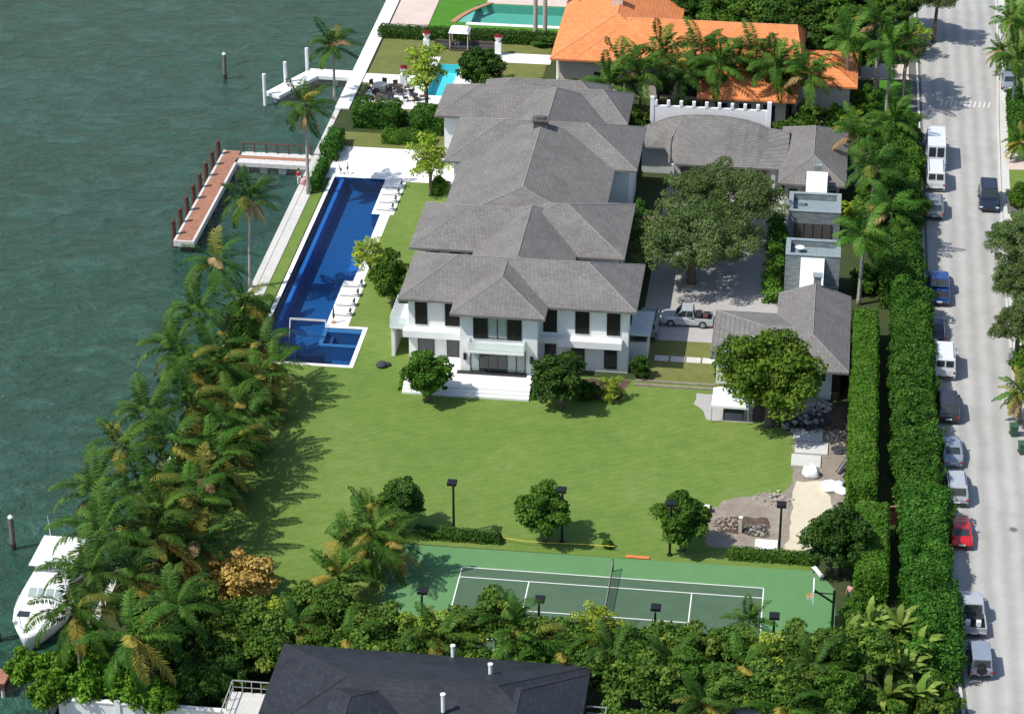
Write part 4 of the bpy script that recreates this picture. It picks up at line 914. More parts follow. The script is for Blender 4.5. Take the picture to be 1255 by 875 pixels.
# ------------------------------------------------------------------ vehicles (front towards +y before turning)
def car(label, cat, x, y, rot, kind, pt, L, W, Hh, group=None, roof=None, name='parked_car'):
    t = thing(name, label, cat, (x, y, .0), rot, group); a = W/2; h = L/2; gz = .24
    S = {  # body: (fraction along, half-width factor, top height); cabin: bottom rear/front, top rear/front, belt height
        'sedan': ([(-.5, .86, .62), (-.47, .94, .86), (-.36, .99, .98), (-.1, 1, .98), (.18, 1, .96), (.36, .97, .84), (.46, .9, .70), (.5, .82, .52)], (-.36, .20, -.20, .05, .95)),
        'coupe': ([(-.5, .86, .60), (-.46, .95, .84), (-.33, 1, .92), (-.1, .97, .88), (.15, .98, .88), (.36, .96, .76), (.46, .88, .62), (.5, .78, .46)], (-.34, .17, -.16, .02, .86)),
        'suv': ([(-.5, .9, .80), (-.48, .96, 1.05), (-.3, 1, 1.06), (.1, 1, 1.06), (.22, 1, 1.05), (.42, .97, .98), (.48, .92, .82), (.5, .86, .6)], (-.485, .24, -.43, .10, 1.04)),
        'jeep': ([(-.5, .95, .98), (-.48, .97, 1.02), (-.2, .97, 1.04), (.1, .97, 1.04), (.2, .97, 1.04), (.44, .86, 1.0), (.48, .86, .9), (.5, .84, .7)], (-.47, .2, -.45, .14, 1.02)),
        'van': ([(-.5, .95, .95), (-.495, .98, 1.15), (-.2, 1, 1.16), (.1, 1, 1.16), (.3, 1, 1.14), (.42, .96, 1.02), (.48, .9, .84), (.5, .84, .6)], (-.492, .37, -.475, .24, 1.14)),
        'pickup': ([(-.5, .93, .62), (-.49, .97, .64), (-.2, .98, .66), (.0, 1, 1.04), (.2, 1, 1.04), (.42, .97, .98), (.48, .93, .84), (.5, .86, .6)], (-.14, .24, -.10, .10, 1.02)),
    }[kind]
    def sec(f, wf, zt): 
        q = a*wf; y_ = f*L
        return [(-q*.93, y_, gz), (q*.93, y_, gz), (q, y_, gz+.16), (q, y_, zt-.16), (q*.92, y_, zt-.03), (q*.7, y_, zt), (-q*.7, y_, zt), (-q*.92, y_, zt-.03), (-q, y_, zt-.16), (-q, y_, gz+.16)]
    mb = MB().loft([sec(*s) for s in S[0]])
    b0, b1, t0, t1, bz = S[1]; wb, wt = a*.90, a*(.74 if kind in ('sedan', 'coupe') else .80)
    if kind == 'van': wt = a*.86
    lo = [(-wb, b0*L, bz-.03), (wb, b0*L, bz-.03), (wb, b1*L, bz-.03), (-wb, b1*L, bz-.03)]
    hi = [(-wt, t0*L, Hh), (wt, t0*L, Hh), (wt, t1*L, Hh), (-wt, t1*L, Hh)]
    mb.add(lo+hi, [(3, 2, 1, 0), (4, 5, 6, 7), (0, 1, 5, 4), (1, 2, 6, 5), (2, 3, 7, 6), (3, 0, 4, 7)])
    if kind == 'pickup':
        e = -.5*L+.04; f0 = -.14*L
        mb.box(-a*.97, -a*.86, e, f0, .5, 1.0).box(a*.86, a*.97, e, f0, .5, 1.0).box(-a*.86, a*.86, e, e+.08, .5, 1.0)
    body = mb.build('body', pt, t, bevel=.05)
    lo = [Vector(p) for p in lo]; hi = [Vector(p) for p in hi]
    def pane(nm, i, j, u0, u1, v0, v1):
        A, B, C_, D = lo[i], lo[j], hi[j], hi[i]; n_ = (B-A).cross(D-A).normalized()
        def P_(u, v): return (A.lerp(B, u)).lerp(D.lerp(C_, u), v)+n_*.022
        q = [P_(u0, v0), P_(u1, v0), P_(u1, v1), P_(u0, v1)]
        MB().add(q+[p-n_*.03 for p in q], [(0, 1, 2, 3), (7, 6, 5, 4), (0, 1, 5, 4), (1, 2, 6, 5), (2, 3, 7, 6), (3, 0, 4, 7)]).build(nm, 'glass_dark', t)
    pane('windscreen', 2, 3, .07, .93, .12, .9)
    if kind == 'van': pane('rear_window', 0, 1, .08, .46, .30, .88); pane('rear_window', 0, 1, .54, .92, .30, .88)
    else: pane('rear_window', 0, 1, .09, .91, .16, .86)
    vs = ((.05, .44), (.50, .93)) if kind not in ('coupe', 'van') else (((.12, .86),) if kind == 'coupe' else ((.68, .95),))
    for u0, u1 in vs: pane('side_window', 1, 2, u0, u1, .16, .86); pane('side_window', 3, 0, 1-u1, 1-u0, .16, .86)
    if kind in ('suv', 'van') and roof is None:
        mb = MB()
        for sx in (-1, 1): mb.box(sx*wt*.86-.025, sx*wt*.86+.025, t0*L+.3, t1*L-.2, Hh+.03, Hh+.07)
        mb.build('roof_rack', 'plastic_black', t)
    R_ = .33 if kind in ('sedan', 'coupe') else .38
    for sx in (-1, 1):
        for fy in (.31, -.30):
            w_ = MB(); n = 16
            w_.loft([[(sx*(a-.20+d), fy*L+r_*math.cos(2*math.pi*k/n), R_+r_*math.sin(2*math.pi*k/n)) for k in range(n)] for d, r_ in ((0, R_*.93), (.02, R_), (.19, R_), (.215, R_*.9), (.215, R_*.62))])
            wh = w_.build('wheel', 'rubber', t)
            MB().loft([[(sx*(a-.20+d), fy*L+r_*math.cos(2*math.pi*k/n), R_+r_*math.sin(2*math.pi*k/n)) for k in range(n)] for d, r_ in ((.1, R_*.60), (.222, R_*.60), (.228, R_*.2))]).build('rim', 'alloy', wh)
        q = S[0]; zf = q[-2][2]-.12
        MB().box(sx*a*.80-.17, sx*a*.80+.17, .478*L, .499*L, zf-.14, zf).build('headlight', 'lamp_clear', t, bevel=.02)
        zr = q[1][2]-.2; MB().box(sx*a*.86-.10, sx*a*.86+.10, -.503*L, -.47*L, zr-.2, zr+.02).build('tail_light', 'lamp_red', t, bevel=.02)
        MB().box(min(sx*a*.95, sx*(a+.16)), max(sx*a*.95, sx*(a+.16)), b1*L-.32*1.2, b1*L-.24, bz-.02, bz+.14).build('mirror', pt, t, bevel=.03)
    MB().box(-a*.86, a*.86, -.512*L, -.485*L, gz+.05, gz+.26).build('bumper', 'plastic_black' if kind != 'sedan' else pt, t, bevel=.03)
    MB().box(-a*.55, a*.55, .488*L, .507*L, gz+.14, gz+.30).build('grille', 'plastic_black', t)
    MB().box(-.26, .26, -.518*L, -.51*L, gz+.28, gz+.40).build('number_plate', 'line_white', t)
    if kind == 'jeep':
        n = 16; MB().loft([[(r_*math.cos(2*math.pi*k/n), -.5*L-d, .98+r_*math.sin(2*math.pi*k/n)) for k in range(n)] for d, r_ in ((.02, .30), (.05, .37), (.2, .37), (.24, .3), (.24, .1))]).build('spare_wheel', 'rubber', t)
    if kind == 'pickup': 
        MB().box(-a*.85, a*.85, -.5*L+.13, -.145*L, .66, .70).build('bed_floor', 'plastic_black', t)
    return t
G = 'vehicles parked along the street hedge'
cl = [('white box truck with tall plain roof parked ahead of the far white van', 'truck', 38.85, 49.6, 'van', 'paint_white', 7.2, 2.15, 2.9),
      ('white van with two dark rear windows parked behind the box truck', 'van', 38.75, 43.2, 'van', 'paint_white', 4.9, 2.0, 2.15),
      ('grey SUV with wide dark rear window right behind the far white van', 'SUV', 38.55, 36.2, 'suv', 'paint_grey', 4.7, 1.9, 1.75),
      ('bright blue pickup truck shaded by the hedge', 'pickup truck', 38.75, 18.0, 'pickup', 'paint_blue', 6.2, 2.0, 1.85),
      ('navy sedan almost hidden under the hedge ahead of the near white van', 'car', 38.25, 9.6, 'sedan', 'paint_navy', 4.7, 1.8, 1.45),
      ('white van with two dark rear windows in the middle of the parked row', 'van', 38.95, 2.9, 'van', 'paint_white', 4.9, 2.0, 2.1),
      ('black SUV parked in shade behind the middle white van', 'SUV', 39.1, -5.0, 'suv', 'paint_charcoal', 4.9, 1.95, 1.8),
      ('steel-blue sedan with dark rear window parked behind the black SUV', 'car', 39.3, -12.6, 'sedan', 'paint_steelblue', 4.6, 1.8, 1.45),
      ('silver boxy SUV parked between the steel-blue sedan and the red coupe', 'SUV', 39.5, -18.8, 'suv', 'paint_silver', 4.8, 1.95, 1.85),
      ('bright red coupe parked at the hedge', 'car', 39.75, -25.5, 'coupe', 'paint_red', 4.4, 1.82, 1.28),
      ('silver pickup truck with dark load in its bed', 'pickup truck', 40.35, -37.3, 'pickup', 'paint_silver', 5.5, 1.95, 1.8),
      ('grey jeep with a spare wheel on its tailgate, last of the parked row', 'jeep', 40.75, -43.4, 'jeep', 'paint_steelblue', 4.0, 1.75, 1.8)]
for lab, cat, x, y, kind, pt, L_, W_, H_ in cl:
    dx = .04 if y < 0 else 0
    car(lab, cat, x, y, dx, kind, pt, L_, W_, H_, G, name={'truck': 'box_truck', 'van': 'parked_van', 'SUV': 'parked_suv', 'pickup truck': 'pickup_truck', 'jeep': 'jeep'}.get(cat, 'parked_car'), roof=1 if cat == 'truck' else None)
car('dark navy SUV driving towards the viewer in the open lane', 'SUV', 44.1, 38.9, math.pi, 'suv', 'paint_navy', 5.0, 2.0, 1.9, name='moving_suv')
car('pale silver-blue sedan parked among the palms across the street', 'car', 47.4, 71.0, .05, 'sedan', 'paint_steelblue', 4.8, 1.85, 1.5)
pk = car('silver crew-cab pickup truck parked side-on in the forecourt', 'pickup truck', 15.4, 8.6, math.pi/2, 'pickup', 'paint_silver', 4.9, 1.9, 1.78, name='pickup_truck')
x, y = at(806, 306); car('white car half hidden under the spreading oak in the forecourt', 'car', x+.2, y+.6, .1, 'sedan', 'paint_white', 4.6, 1.8, 1.5)
x, y = at(842, 268); car('white SUV glimpsed through the oak crown in the forecourt', 'SUV', x, y+.5, 1.35, 'suv', 'paint_white', 4.6, 1.85, 1.7)
car('pale blue utility van parked between the mansion porch and the silver pickup', 'van', 11.95, 6.6, 0, 'van', 'paint_steelblue', 4.2, 1.8, 1.9, name='parked_van')
def loose_load(name, label, cat, x, y, z, items):
    t = thing(name, label, cat, (x, y, z))
    for nm, mt, (x0, x1, y0, y1, z0, z1) in items: MB().box(x0, x1, y0, y1, z0, z1).build(nm, mt, t, bevel=.04)
    return t
loose_load('tool_load', 'dark boxes and a ladder lying in the forecourt pickup bed', 'load', 16.8, 8.6, .70, [('tool_box', 'plastic_black', (-.55, -.1, -.6, .6, 0, .5)), ('crate', 'pile_brown', (.05, .5, -.5, .1, 0, .4)), ('crate', 'plastic_black', (.1, .7, .2, .65, 0, .34))])
loose_load('tool_load', 'two pale drums among black bags in the street pickup bed', 'load', 40.35, -38.7, .70, [('bag', 'plastic_black', (-.7, .7, -.2, .8, 0, .42)), ('drum', 'white_cushion', (-.6, -.2, -.8, -.4, 0, .5)), ('drum', 'white_cushion', (.25, .62, -.75, -.4, 0, .5))])

# ------------------------------------------------------------------ tennis court furniture
nt_ = thing('tennis_net', 'black tennis net sagging across the middle of the green court', 'net', (12.42, -40.6, .02))
for sy in (-1, 1): MB().tube([(0, sy*6.4, 0), (0, sy*6.4, 1.12)], .06, 8).build('post', 'black_metal', nt_)
m = MB()
zt = lambda y: .93+.14*(abs(y)/6.35)**1.5
for k in range(53):
    y = -6.3+12.6*k/52; m.box(-.008, .008, y-.012, y+.012, .05, zt(y))
for j in range(7):
    for k in range(16):
        y0 = -6.3+12.6*k/16; y1 = y0+12.6/16; q0, q1 = .08+.12*j, .08+.12*j
        m.add([(-.006, y0, q0*zt(y0)), (.006, y0, q0*zt(y0)), (.006, y1, q1*zt(y1)), (-.006, y1, q1*zt(y1)), (-.006, y0, q0*zt(y0)+.02), (.006, y0, q0*zt(y0)+.02), (.006, y1, q1*zt(y1)+.02), (-.006, y1, q1*zt(y1)+.02)],
              [(3, 2, 1, 0), (4, 5, 6, 7), (0, 1, 5, 4), (1, 2, 6, 5), (2, 3, 7, 6), (3, 0, 4, 7)])
m.build('mesh', 'black_metal', nt_)
m = MB(); m.loft([[(-.02, y, zt(y)-.06), (.02, y, zt(y)-.06), (.02, y, zt(y)), (-.02, y, zt(y))] for y in np.linspace(-6.35, 6.35, 17)]); m.build('band', 'rail_metal', nt_)
LX = (-.85, 7.95, 16.7, 25.35)
def floodlight(label, x, y, h, face, group):
    t = thing('floodlight', label, 'floodlight', (x, y, 0), 0, group)
    MB().lathe([(.22, 0), (.22, .12), (.11, .16), (.085, h)], 10).build('pole', 'black_metal', t)
    MB().tube([(0, 0, h-.05), (0, face*.45, h+.02)], .05, 6).build('arm', 'black_metal', t)
    hd = MB().box(-.38, .38, min(face*.2, face*.95), max(face*.2, face*.95), h, h+.26).build('lamp_head', 'black_metal', t, bevel=.03)
    MB().box(-.32, .32, min(face*.26, face*.9), max(face*.26, face*.9), h-.02, h-.001).build('lens', 'glass_pale', hd)
    return t
fg = 'floodlight posts round the tennis court'
FL = ('black court floodlight standing clear on the lawn edge beside the dark small tree', 'black court floodlight standing in front of the round tree at the court middle',
      'black court floodlight beside the third round tree on the lawn', 'black court floodlight rising from the clipped hedge by the bare earth')
for k in range(4): floodlight(FL[k], LX[k], -30.4+(-.9 if k == 2 else 0), 5.1, -1, fg)
FN = ('the western end', 'the left half', 'the right half', 'the basketball end')
for k in range(4): floodlight(f'black floodlight head rising out of the shrub screen near {FN[k]} of the court', (-.65, 8.1, 16.7, 25.4)[k], -47.6, 5.4, 1, fg)
bb = thing('basketball_hoop', 'basketball hoop with clear backboard on a black arm at the court corner', 'basketball hoop', (29.75, -40.2, 0))
MB().lathe([(.14, 0), (.11, .3), (.10, 3.6)], 10).build('pole', 'black_metal', bb)
MB().tube([(0, 0, 2.5), (-1.5, 0, 3.5)], .09, 8).tube([(0, 0, 3.3), (-1.5, 0, 3.3)], .05, 8).build('arm', 'black_metal', bb)
MB().box(-1.6, -1.55, -.9, .9, 2.9, 4.0).build('backboard', 'balustrade_glass', bb); MB().box(-1.62, -1.53, -.93, -.88, 2.88, 4.02).box(-1.62, -1.53, .88, .93, 2.88, 4.02).box(-1.62, -1.53, -.88, .88, 3.98, 4.02).box(-1.62, -1.53, -.88, .88, 2.86, 2.91).build('backboard_frame', 'white_paint', bb)
m = MB(); n = 16; m.tube([(-1.85+.23*math.cos(2*math.pi*k/n), .23*math.sin(2*math.pi*k/n), 3.05) for k in range(n+1)], .03, 6, False); m.box(-1.66, -1.55, -.1, .1, 3.0, 3.1); m.build('rim', 'orange_paint', bb)
m = MB()
for k in range(10):
    c_, s_ = math.cos(2*math.pi*k/10), math.sin(2*math.pi*k/10); m.tube([(-1.85+.22*c_, .22*s_, 3.04), (-1.85+.13*c_, .13*s_, 2.62)], .014, 4)
m.build('hoop_net', 'white_paint', bb)
t = tag(MB().box(-.95, .95, -.16, .16, .03, .09).box(-.85, -.7, -.15, .15, 0, .03).box(.7, .85, -.15, .15, 0, .03).build('orange_plank', 'orange_paint'), 'flat orange plank lying on the far edge of the court', 'plank'); t.location = (14.2, -32.0, .02)
pts = [(3.3, -31.1, .45), (5, -31.3, .40), (7, -31.3, .38), (9.5, -31.2, .42), (12.3, -31.25, .45)]
tp = thing('tape_line', 'thin yellow line strung low along the lawn beside the court', 'tape', (0, 0, 0))
MB().tube(pts, .028, 5).build('tape', 'yellow_paint', tp)
for p in (pts[0], pts[-1]): MB().tube([(p[0], p[1], 0), (p[0], p[1], .5)], .02, 5).build('stake', 'black_metal', tp)
x, y = at(843, 692-64); 
t = thing('equipment_box', 'white-topped dark box at the lawn edge beside the third round tree', 'box', (19.35, -24.3, 0)); MB().box(-.3, .3, -.25, .25, 0, .45).build('box', 'plastic_black', t, bevel=.03); MB().box(-.32, .1, -.27, .27, .452, .5).build('lid', 'white_paint', t)
x, y = at(1001, 700)
t = thing('court_bench', 'narrow white bench at the cut corner of the court', 'bench', (28.5, -32.9, .02), R(-62)); MB().box(-.75, .75, -.18, .18, .42, .48).build('seat', 'white_paint', t)
for sx in (-1, 1): MB().box(sx*.6-.04, sx*.6+.04, -.15, .15, 0, .42).build('leg', 'rail_metal', t)

# ------------------------------------------------------------------ pool furniture
lg = 'sun loungers beside the long pool'
def lounger(label, x, y):
    t = thing('sun_lounger', label, 'sun lounger', (x, y, .02), 0, lg)
    MB().box(-.92, .92, -.34, .34, .12, .18).build('frame', 'white_paint', t)
    for sx in (-1, 1):
        for sy in (-1, 1): MB().box(sx*.8-.03, sx*.8+.03, sy*.28-.03, sy*.28+.03, 0, .12).build('leg', 'white_paint', t)
    MB().box(-.9, .35, -.33, .33, .181, .28).build('mattress', 'white_cushion', t, bevel=.03)
    MB().loft([[(.36, -.33, .181), (.36, .33, .181), (.36, .33, .28), (.36, -.33, .28)], [(.95, -.33, .38), (.95, .33, .38), (.90, .33, .48), (.90, -.33, .48)]]).build('backrest', 'white_cushion', t, bevel=.02)
    MB().tube([(.84, -.3, .54), (.84, .3, .54)], .10, 10).build('pillow', 'dark_cushion', t, True)
E1 = ('nearest the far pool deck', 'second from the far pool deck', 'third from the far pool deck', 'last of the far group')
for k in range(4): lounger(f'white sun lounger on the far pool ledge, {E1[k]}', -16.85, 35.0-1.85*k)
E2 = ('furthest from the spa', 'third from the spa', 'second from the spa', 'closest to the spa')
for k in range(4): lounger(f'white sun lounger on the near pool ledge, {E2[k]}', -16.95, 12.2-2.0*k)
vn = thing('water_net', 'white pole frame of a water volleyball net in the pool', 'net', (-19.7, 3.7, -.12))
for xx in (-1.6, 1.75): MB().tube([(xx, -.9 if xx < 0 else -.3, -1.3), (xx, 0, .8)], .05, 8).build('pole', 'white_paint', vn)
m = MB(); m.box(-1.6, 1.75, -.02, .02, .62, .82); m.build('net_band', 'white_paint', vn)
def heron(label, x, y, z=.02, h=1.0, rot=0):
    t = thing('bird_sculpture', label, 'sculpture', (x, y, z), rot)
    MB().tube([(0, -.15, h*.45), (0, 0, h*.52), (0, .22, h*.6)], [.05, .13, .05], 8).build('body', 'bronze', t, True)
    MB().tube([(0, .2, h*.6), (0, .3, h*.8), (0, .22, h*.95), (0, .42, h)], [.05, .035, .04, .012], 8).build('neck', 'bronze', t, True)
    for sx in (-1, 1): MB().tube([(sx*.06, .05, 0), (sx*.06, .02, h*.5)], .022, 6).build('leg', 'bronze', t)
heron('dark bird sculpture at the pool head, the broader western one', -22.85, 37.45, h=1.05, rot=.8); heron('dark bird sculpture at the pool head, the upright eastern one', -22.15, 37.55, h=1.35)
um = thing('closed_parasol', 'closed dark parasol standing on the pool ledge by the spa', 'parasol', (-17.35, 4.5, .02))
MB().lathe([(.26, 0), (.26, .06), (.03, .1), (.03, .5)], 12).build('base', 'terracotta', um); MB().lathe([(.03, .45), (.11, .6), (.08, 1.2), (.02, 1.9)], 10).build('canopy', 'dark_cushion', um, True)
bg_ = thing('bean_bag', 'dark grey bean bag seat lying on the lawn near the pool', 'bean bag', (-11.45, -3.3, 0), .4)
MB().lathe([(.55, .0), (.68, .18), (.6, .42), (.36, .62), (.12, .68)], 14).build('seat', 'dark_cushion', bg_, True); bg_.scale = (.78,)*3; MB().lathe([(.3, .0), (.42, .14), (.3, .34), (.08, .4)], 12, (.72, .05)).build('footrest', 'dark_cushion', bg_, True)

# ------------------------------------------------------------------ northern neighbour's garden
def urn(label, x, y):
    t = thing('flower_urn', label, 'urn', (x, y, .02), 0, 'white urns with red flowers')
    MB().box(-.36, .36, -.36, .36, 0, 1.5).build('pedestal', 'stucco', t, bevel=.02)
    MB().lathe([(.2, 1.5), (.14, 1.6), (.36, 1.85), (.48, 2.15), (.46, 2.2)], 12).build('urn', 'stucco', t, True)
    rng = np.random.default_rng(int(x*10+500)); q = sphere_dirs(rng, 260); q[:, 2] = np.abs(q[:, 2]); V, Q = leaves(rng, q*(.25+.3*rng.random((260, 1)))*np.array([1, 1, .75])+np.array([0, 0, 2.15]), sphere_dirs(rng, 260), .09)
    o = bpy.data.objects.new('flowers', np_mesh('flowers', V, Q, 'red_flower')); COL.objects.link(o); o.parent = t
for lab, x, y in (('white urn with red flowers on the lawn edge behind the pale loose-leaved tree', -19.3, 72.6), ('white urn with red flowers at the corner of the white terrace by the royal palms', -10.9, 72.6), ('white urn with red flowers beside the patio end of the white path', -20.2, 61.8)): urn(lab, x, y)
def sofa(label, x, y, wd_, rot=0):
    t = thing('garden_sofa', label, 'sofa', (x, y, .02), rot)
    MB().box(-wd_/2, wd_/2, -.45, .45, .1, .4).build('base', 'wicker', t, bevel=.04); MB().box(-wd_/2, wd_/2, .3, .5, .4, .85).build('backrest', 'wicker', t, bevel=.04)
    for sx in (-1, 1): MB().box(sx*wd_/2-.1, sx*wd_/2+.1, -.45, .3, .4, .65).build('armrest', 'wicker', t, bevel=.03)
    MB().box(-wd_/2+.12, wd_/2-.12, -.44, .28, .402, .5).build('cushion', 'dark_cushion', t, bevel=.03)
sofa('dark wicker garden sofa west of the white canopy daybed', -17.3, 73.9, 2.4); sofa('dark wicker garden sofa east of the white canopy daybed', -12.9, 74.0, 3.0)
t = thing('canopy_daybed', 'garden daybed under a square pale canopy by the northern hedge', 'daybed', (-15.6, 74.0, .02))
MB().box(-1, 1, -.9, .9, .2, .5).build('mattress', 'dark_cushion', t, bevel=.05); MB().box(-1.1, 1.1, -1, 1, .0, .2).build('base', 'wicker', t)
for sx in (-1, 1):
    for sy in (-1, 1): MB().box(sx*1.05-.04, sx*1.05+.04, sy*.95-.04, sy*.95+.04, .2, 2.2).build('post', 'stucco_warm', t)
MB().loft([[(-1.2, -1.1, 2.2), (1.2, -1.1, 2.2), (1.2, 1.1, 2.2), (-1.2, 1.1, 2.2)], [(-.9, -.8, 2.5), (.9, -.8, 2.5), (.9, .8, 2.5), (-.9, .8, 2.5)]]).build('canopy', 'white_cushion', t)
def dining(label, x, y, n, mt, r=.75):
    t = thing('patio_table', label, 'table', (x, y, .02)); MB().lathe([(r, .68), (r, .74)], 18).build('top', mt, t); MB().lathe([(.35, 0), (.06, .08), (.06, .68)], 10).build('pedestal', mt, t)
    for k in range(n):
        a = 2*math.pi*k/n+.4; c_ = thing('patio_chair', f'dark wicker chair at the {label.split(" with ")[0]}', 'chair', (x+math.cos(a)*(r+.45), y+math.sin(a)*(r+.45), .02), a-math.pi/2, 'wicker chairs round the '+label.split(' with ')[0])
        MB().box(-.28, .28, -.28, .28, .38, .48).build('seat', 'wicker', c_, bevel=.02); MB().box(-.28, .28, .22, .3, .48, .9).build('backrest', 'wicker', c_, bevel=.02)
        for sx in (-1, 1):
            for sy in (-1, 1): MB().box(sx*.24-.025, sx*.24+.025, sy*.24-.025, sy*.24+.025, 0, .38).build('leg', 'wicker', c_)
dining('round pale patio table with wicker chairs nearest the neighbour seawall', -22.6, 60.3, 6, 'stucco_warm', .85); dining('small round patio table with chairs on the white paving centre', -20.6, 60.2, 4, 'wicker', .6)
dining('brown coffee table with chairs on the pink paving strip', -22.0, 57.6, 3, 'wicker', .6); dining('grey bistro table with chairs close to the turquoise pool', -18.4, 57.9, 4, 'plastic_black', .5)
# street bins
for lab, x, y in (('dark green wheelie bin at the kerb, the further of the pair', 44.7, -8.6), ('green wheelie bin at the kerb, the nearer of the pair', 45.3, -11.6)):
    t = thing('wheelie_bin', lab, 'bin', (x, y, .02), .15, 'green wheelie bins at the kerb')
    MB().loft([[(-.34*s, -.38*s, z), (.34*s, -.38*s, z), (.34*s, .38*s, z), (-.34*s, .38*s, z)] for s, z in ((.78, .08), (1, 1.0))]).build('body', 'bin_green', t, bevel=.02)
    MB().loft([[(-.37, -.42, 1.0), (.37, -.42, 1.0), (.37, .42, 1.0), (-.37, .42, 1.0)], [(-.34, -.36, 1.1), (.34, -.36, 1.1), (.34, .36, 1.12), (-.34, .36, 1.12)]]).build('lid', 'bin_green', t, bevel=.02)
    for sx in (-1, 1): MB().loft([[(sx*.26+d, .34+.13*math.cos(k*.4488), .13+.13*math.sin(k*.4488)) for k in range(14)] for d in (-.04, .04)]).build('wheel', 'rubber', t)
    MB().tube([(-.28, .46, .96), (.28, .46, .96)], .02, 6).build('handle', 'plastic_black', t)

# ------------------------------------------------------------------ building site by the guest house
tn = thing('canopy_tent', 'white pop-up canopy tent on the stone patio at the lawn edge', 'tent', (20.3, -8.1, 0))
MB().add([(-1.62, -1.6, 1.75), (1.62, -1.6, 1.75), (1.62, 1.6, 1.75), (-1.62, 1.6, 1.75), (-.35, .25, 2.35), (.35, .25, 2.35), (.35, .9, 2.35), (-.35, .9, 2.35), (-1.62, -1.6, 1.52), (1.62, -1.6, 1.52), (1.62, 1.6, 1.52), (-1.62, 1.6, 1.52)],
         [(0, 1, 5, 4), (1, 2, 6, 5), (2, 3, 7, 6), (3, 0, 4, 7), (4, 5, 6, 7), (0, 1, 9, 8), (1, 2, 10, 9), (2, 3, 11, 10), (3, 0, 8, 11)]).build('canopy', 'canvas_white', tn)
for sx in (-1, 1):
    for sy in (-1, 1): MB().box(sx*1.57-.035, sx*1.57+.035, sy*1.55-.035, sy*1.55+.035, 0, 1.74).build('leg', 'rail_metal', tn)
loose_load('work_table', 'dark workbench with a pale blue bag under the white canopy tent', 'workbench', 20.6, -8.6, 0, [('table_top', 'plastic_black', (-.9, .9, -.4, .4, .68, .74)), ('leg', 'black_metal', (-.85, -.78, -.35, -.28, 0, .68)), ('leg', 'black_metal', (.78, .85, -.35, -.28, 0, .68)), ('leg', 'black_metal', (-.85, -.78, .28, .35, 0, .68)), ('leg', 'black_metal', (.78, .85, .28, .35, 0, .68))])
def sack(name, label, cat, x, y, s, mt, seed, flat=.6):
    rng = np.random.default_rng(seed); m = MB(); prof = [(s*.85, 0), (s, .22*s), (s*.8, flat*s*.75), (s*.45, flat*s), (.05, flat*s*1.05)]
    m.lathe(prof, 14); m.v = [(a*(1+.16*math.sin(3*a+7*b+seed)), b*(1+.18*math.cos(4*a+seed)), max(0, c*(1+.22*math.sin(9*a+5*b)))) for a, b, c in m.v]
    o = m.build(name, mt, None, True); o.location = (x, y, .025); return tag(o, label, cat)
x, y = at(994, 583); sack('bulk_bag', 'white bulk bag standing at the head of the sandy path', 'bag', x, y, .72, 'canvas_white', 3, 1.3)
x, y = at(1020, 598); sack('crumpled_tarp', 'crumpled white tarpaulin on the bare earth beside the clipped hedge', 'tarpaulin', x, y, 1.0, 'canvas_white', 9, .45); 
x, y = at(1031, 603); sack('crumpled_tarp', 'smaller crumpled white sheet against the large tarpaulin', 'tarpaulin', x, y, .6, 'canvas_white', 5, .5)
def rubble(name, label, cat, x, y, n, r, mts, smin, smax, seed, z=.02):
    t = thing(name, label, cat, (x, y, z)); rnd = random.Random(seed)
    for mt in mts:
        m = MB()
        for _ in range(n):
            a, q = rnd.uniform(0, 6.28), r*rnd.random()**.7; s = rnd.uniform(smin, smax); cx, cy = q*math.cos(a), q*math.sin(a)*.8; zb = max(0, (r-q)*.28*rnd.random())
            b = len(m.v); m.lathe([(s*.7, zb), (s, zb+s*.35), (s*.75, zb+s*.8), (s*.2, zb+s)], 6, (cx, cy))
            m.v[b:] = [(p[0]+rnd.uniform(-.3, .3)*s, p[1]+rnd.uniform(-.3, .3)*s, max(0, p[2]+rnd.uniform(-.2, .2)*s)) for p in m.v[b:]]
        m.build('stones', mt, t, kind='stuff')
    return t
x, y = at(1002, 492); rubble('rubble_heap', 'pale heap of broken stone at the guest house wall foot', 'rubble', x-1.0, y-1.2, 70, 2.2, ('rock_pale', 'rock'), .10, .34, 1)
x, y = at(985, 520); rubble('rubble_heap', 'shaded scatter of dark stones under the guest house tree', 'rubble', x, y, 80, 2.4, ('rock', 'dark_cushion'), .08, .3, 2)
x, y = at(1028, 535); rubble('brick_heap', 'heap of red bricks and brown debris beside the clipped hedge', 'rubble', x, y, 50, 1.2, ('brick_red', 'rock'), .09, .22, 3)
x, y = at(1029, 553); rubble('debris_heap', 'small black debris heap on the bare earth near the hedge', 'rubble', x, y, 36, .75, ('dark_cushion',), .08, .24, 4)
x, y = at(926, 650); rubble('debris_heap', 'brown debris heap with dead leaves on the dug soil', 'rubble', x, y, 60, 1.1, ('dark_cushion', 'rock', 'bark'), .05, .18, 5)
x, y = at(890, 642); rubble('brick_heap', 'low patch of red bricks on the dug soil', 'rubble', x, y, 60, 1.2, ('brick_red', 'rock'), .05, .13, 6)
x, y = at(948, 612); rubble('rubble_heap', 'pale stones along the lawn corner at the floodlight', 'rubble', x, y, 45, 1.7, ('rock_pale',), .05, .15, 7)
x, y = at(907, 652); t = thing('marker_post', 'short pink-white wooden post stuck in the dug soil', 'post', (x, y, .02)); MB().box(-.13, .13, -.13, .13, 0, 1.35).build('post', 'stucco_warm', t, bevel=.02); MB().box(-.16, .16, -.16, .16, 1.35, 1.42).build('cap', 'stucco', t)
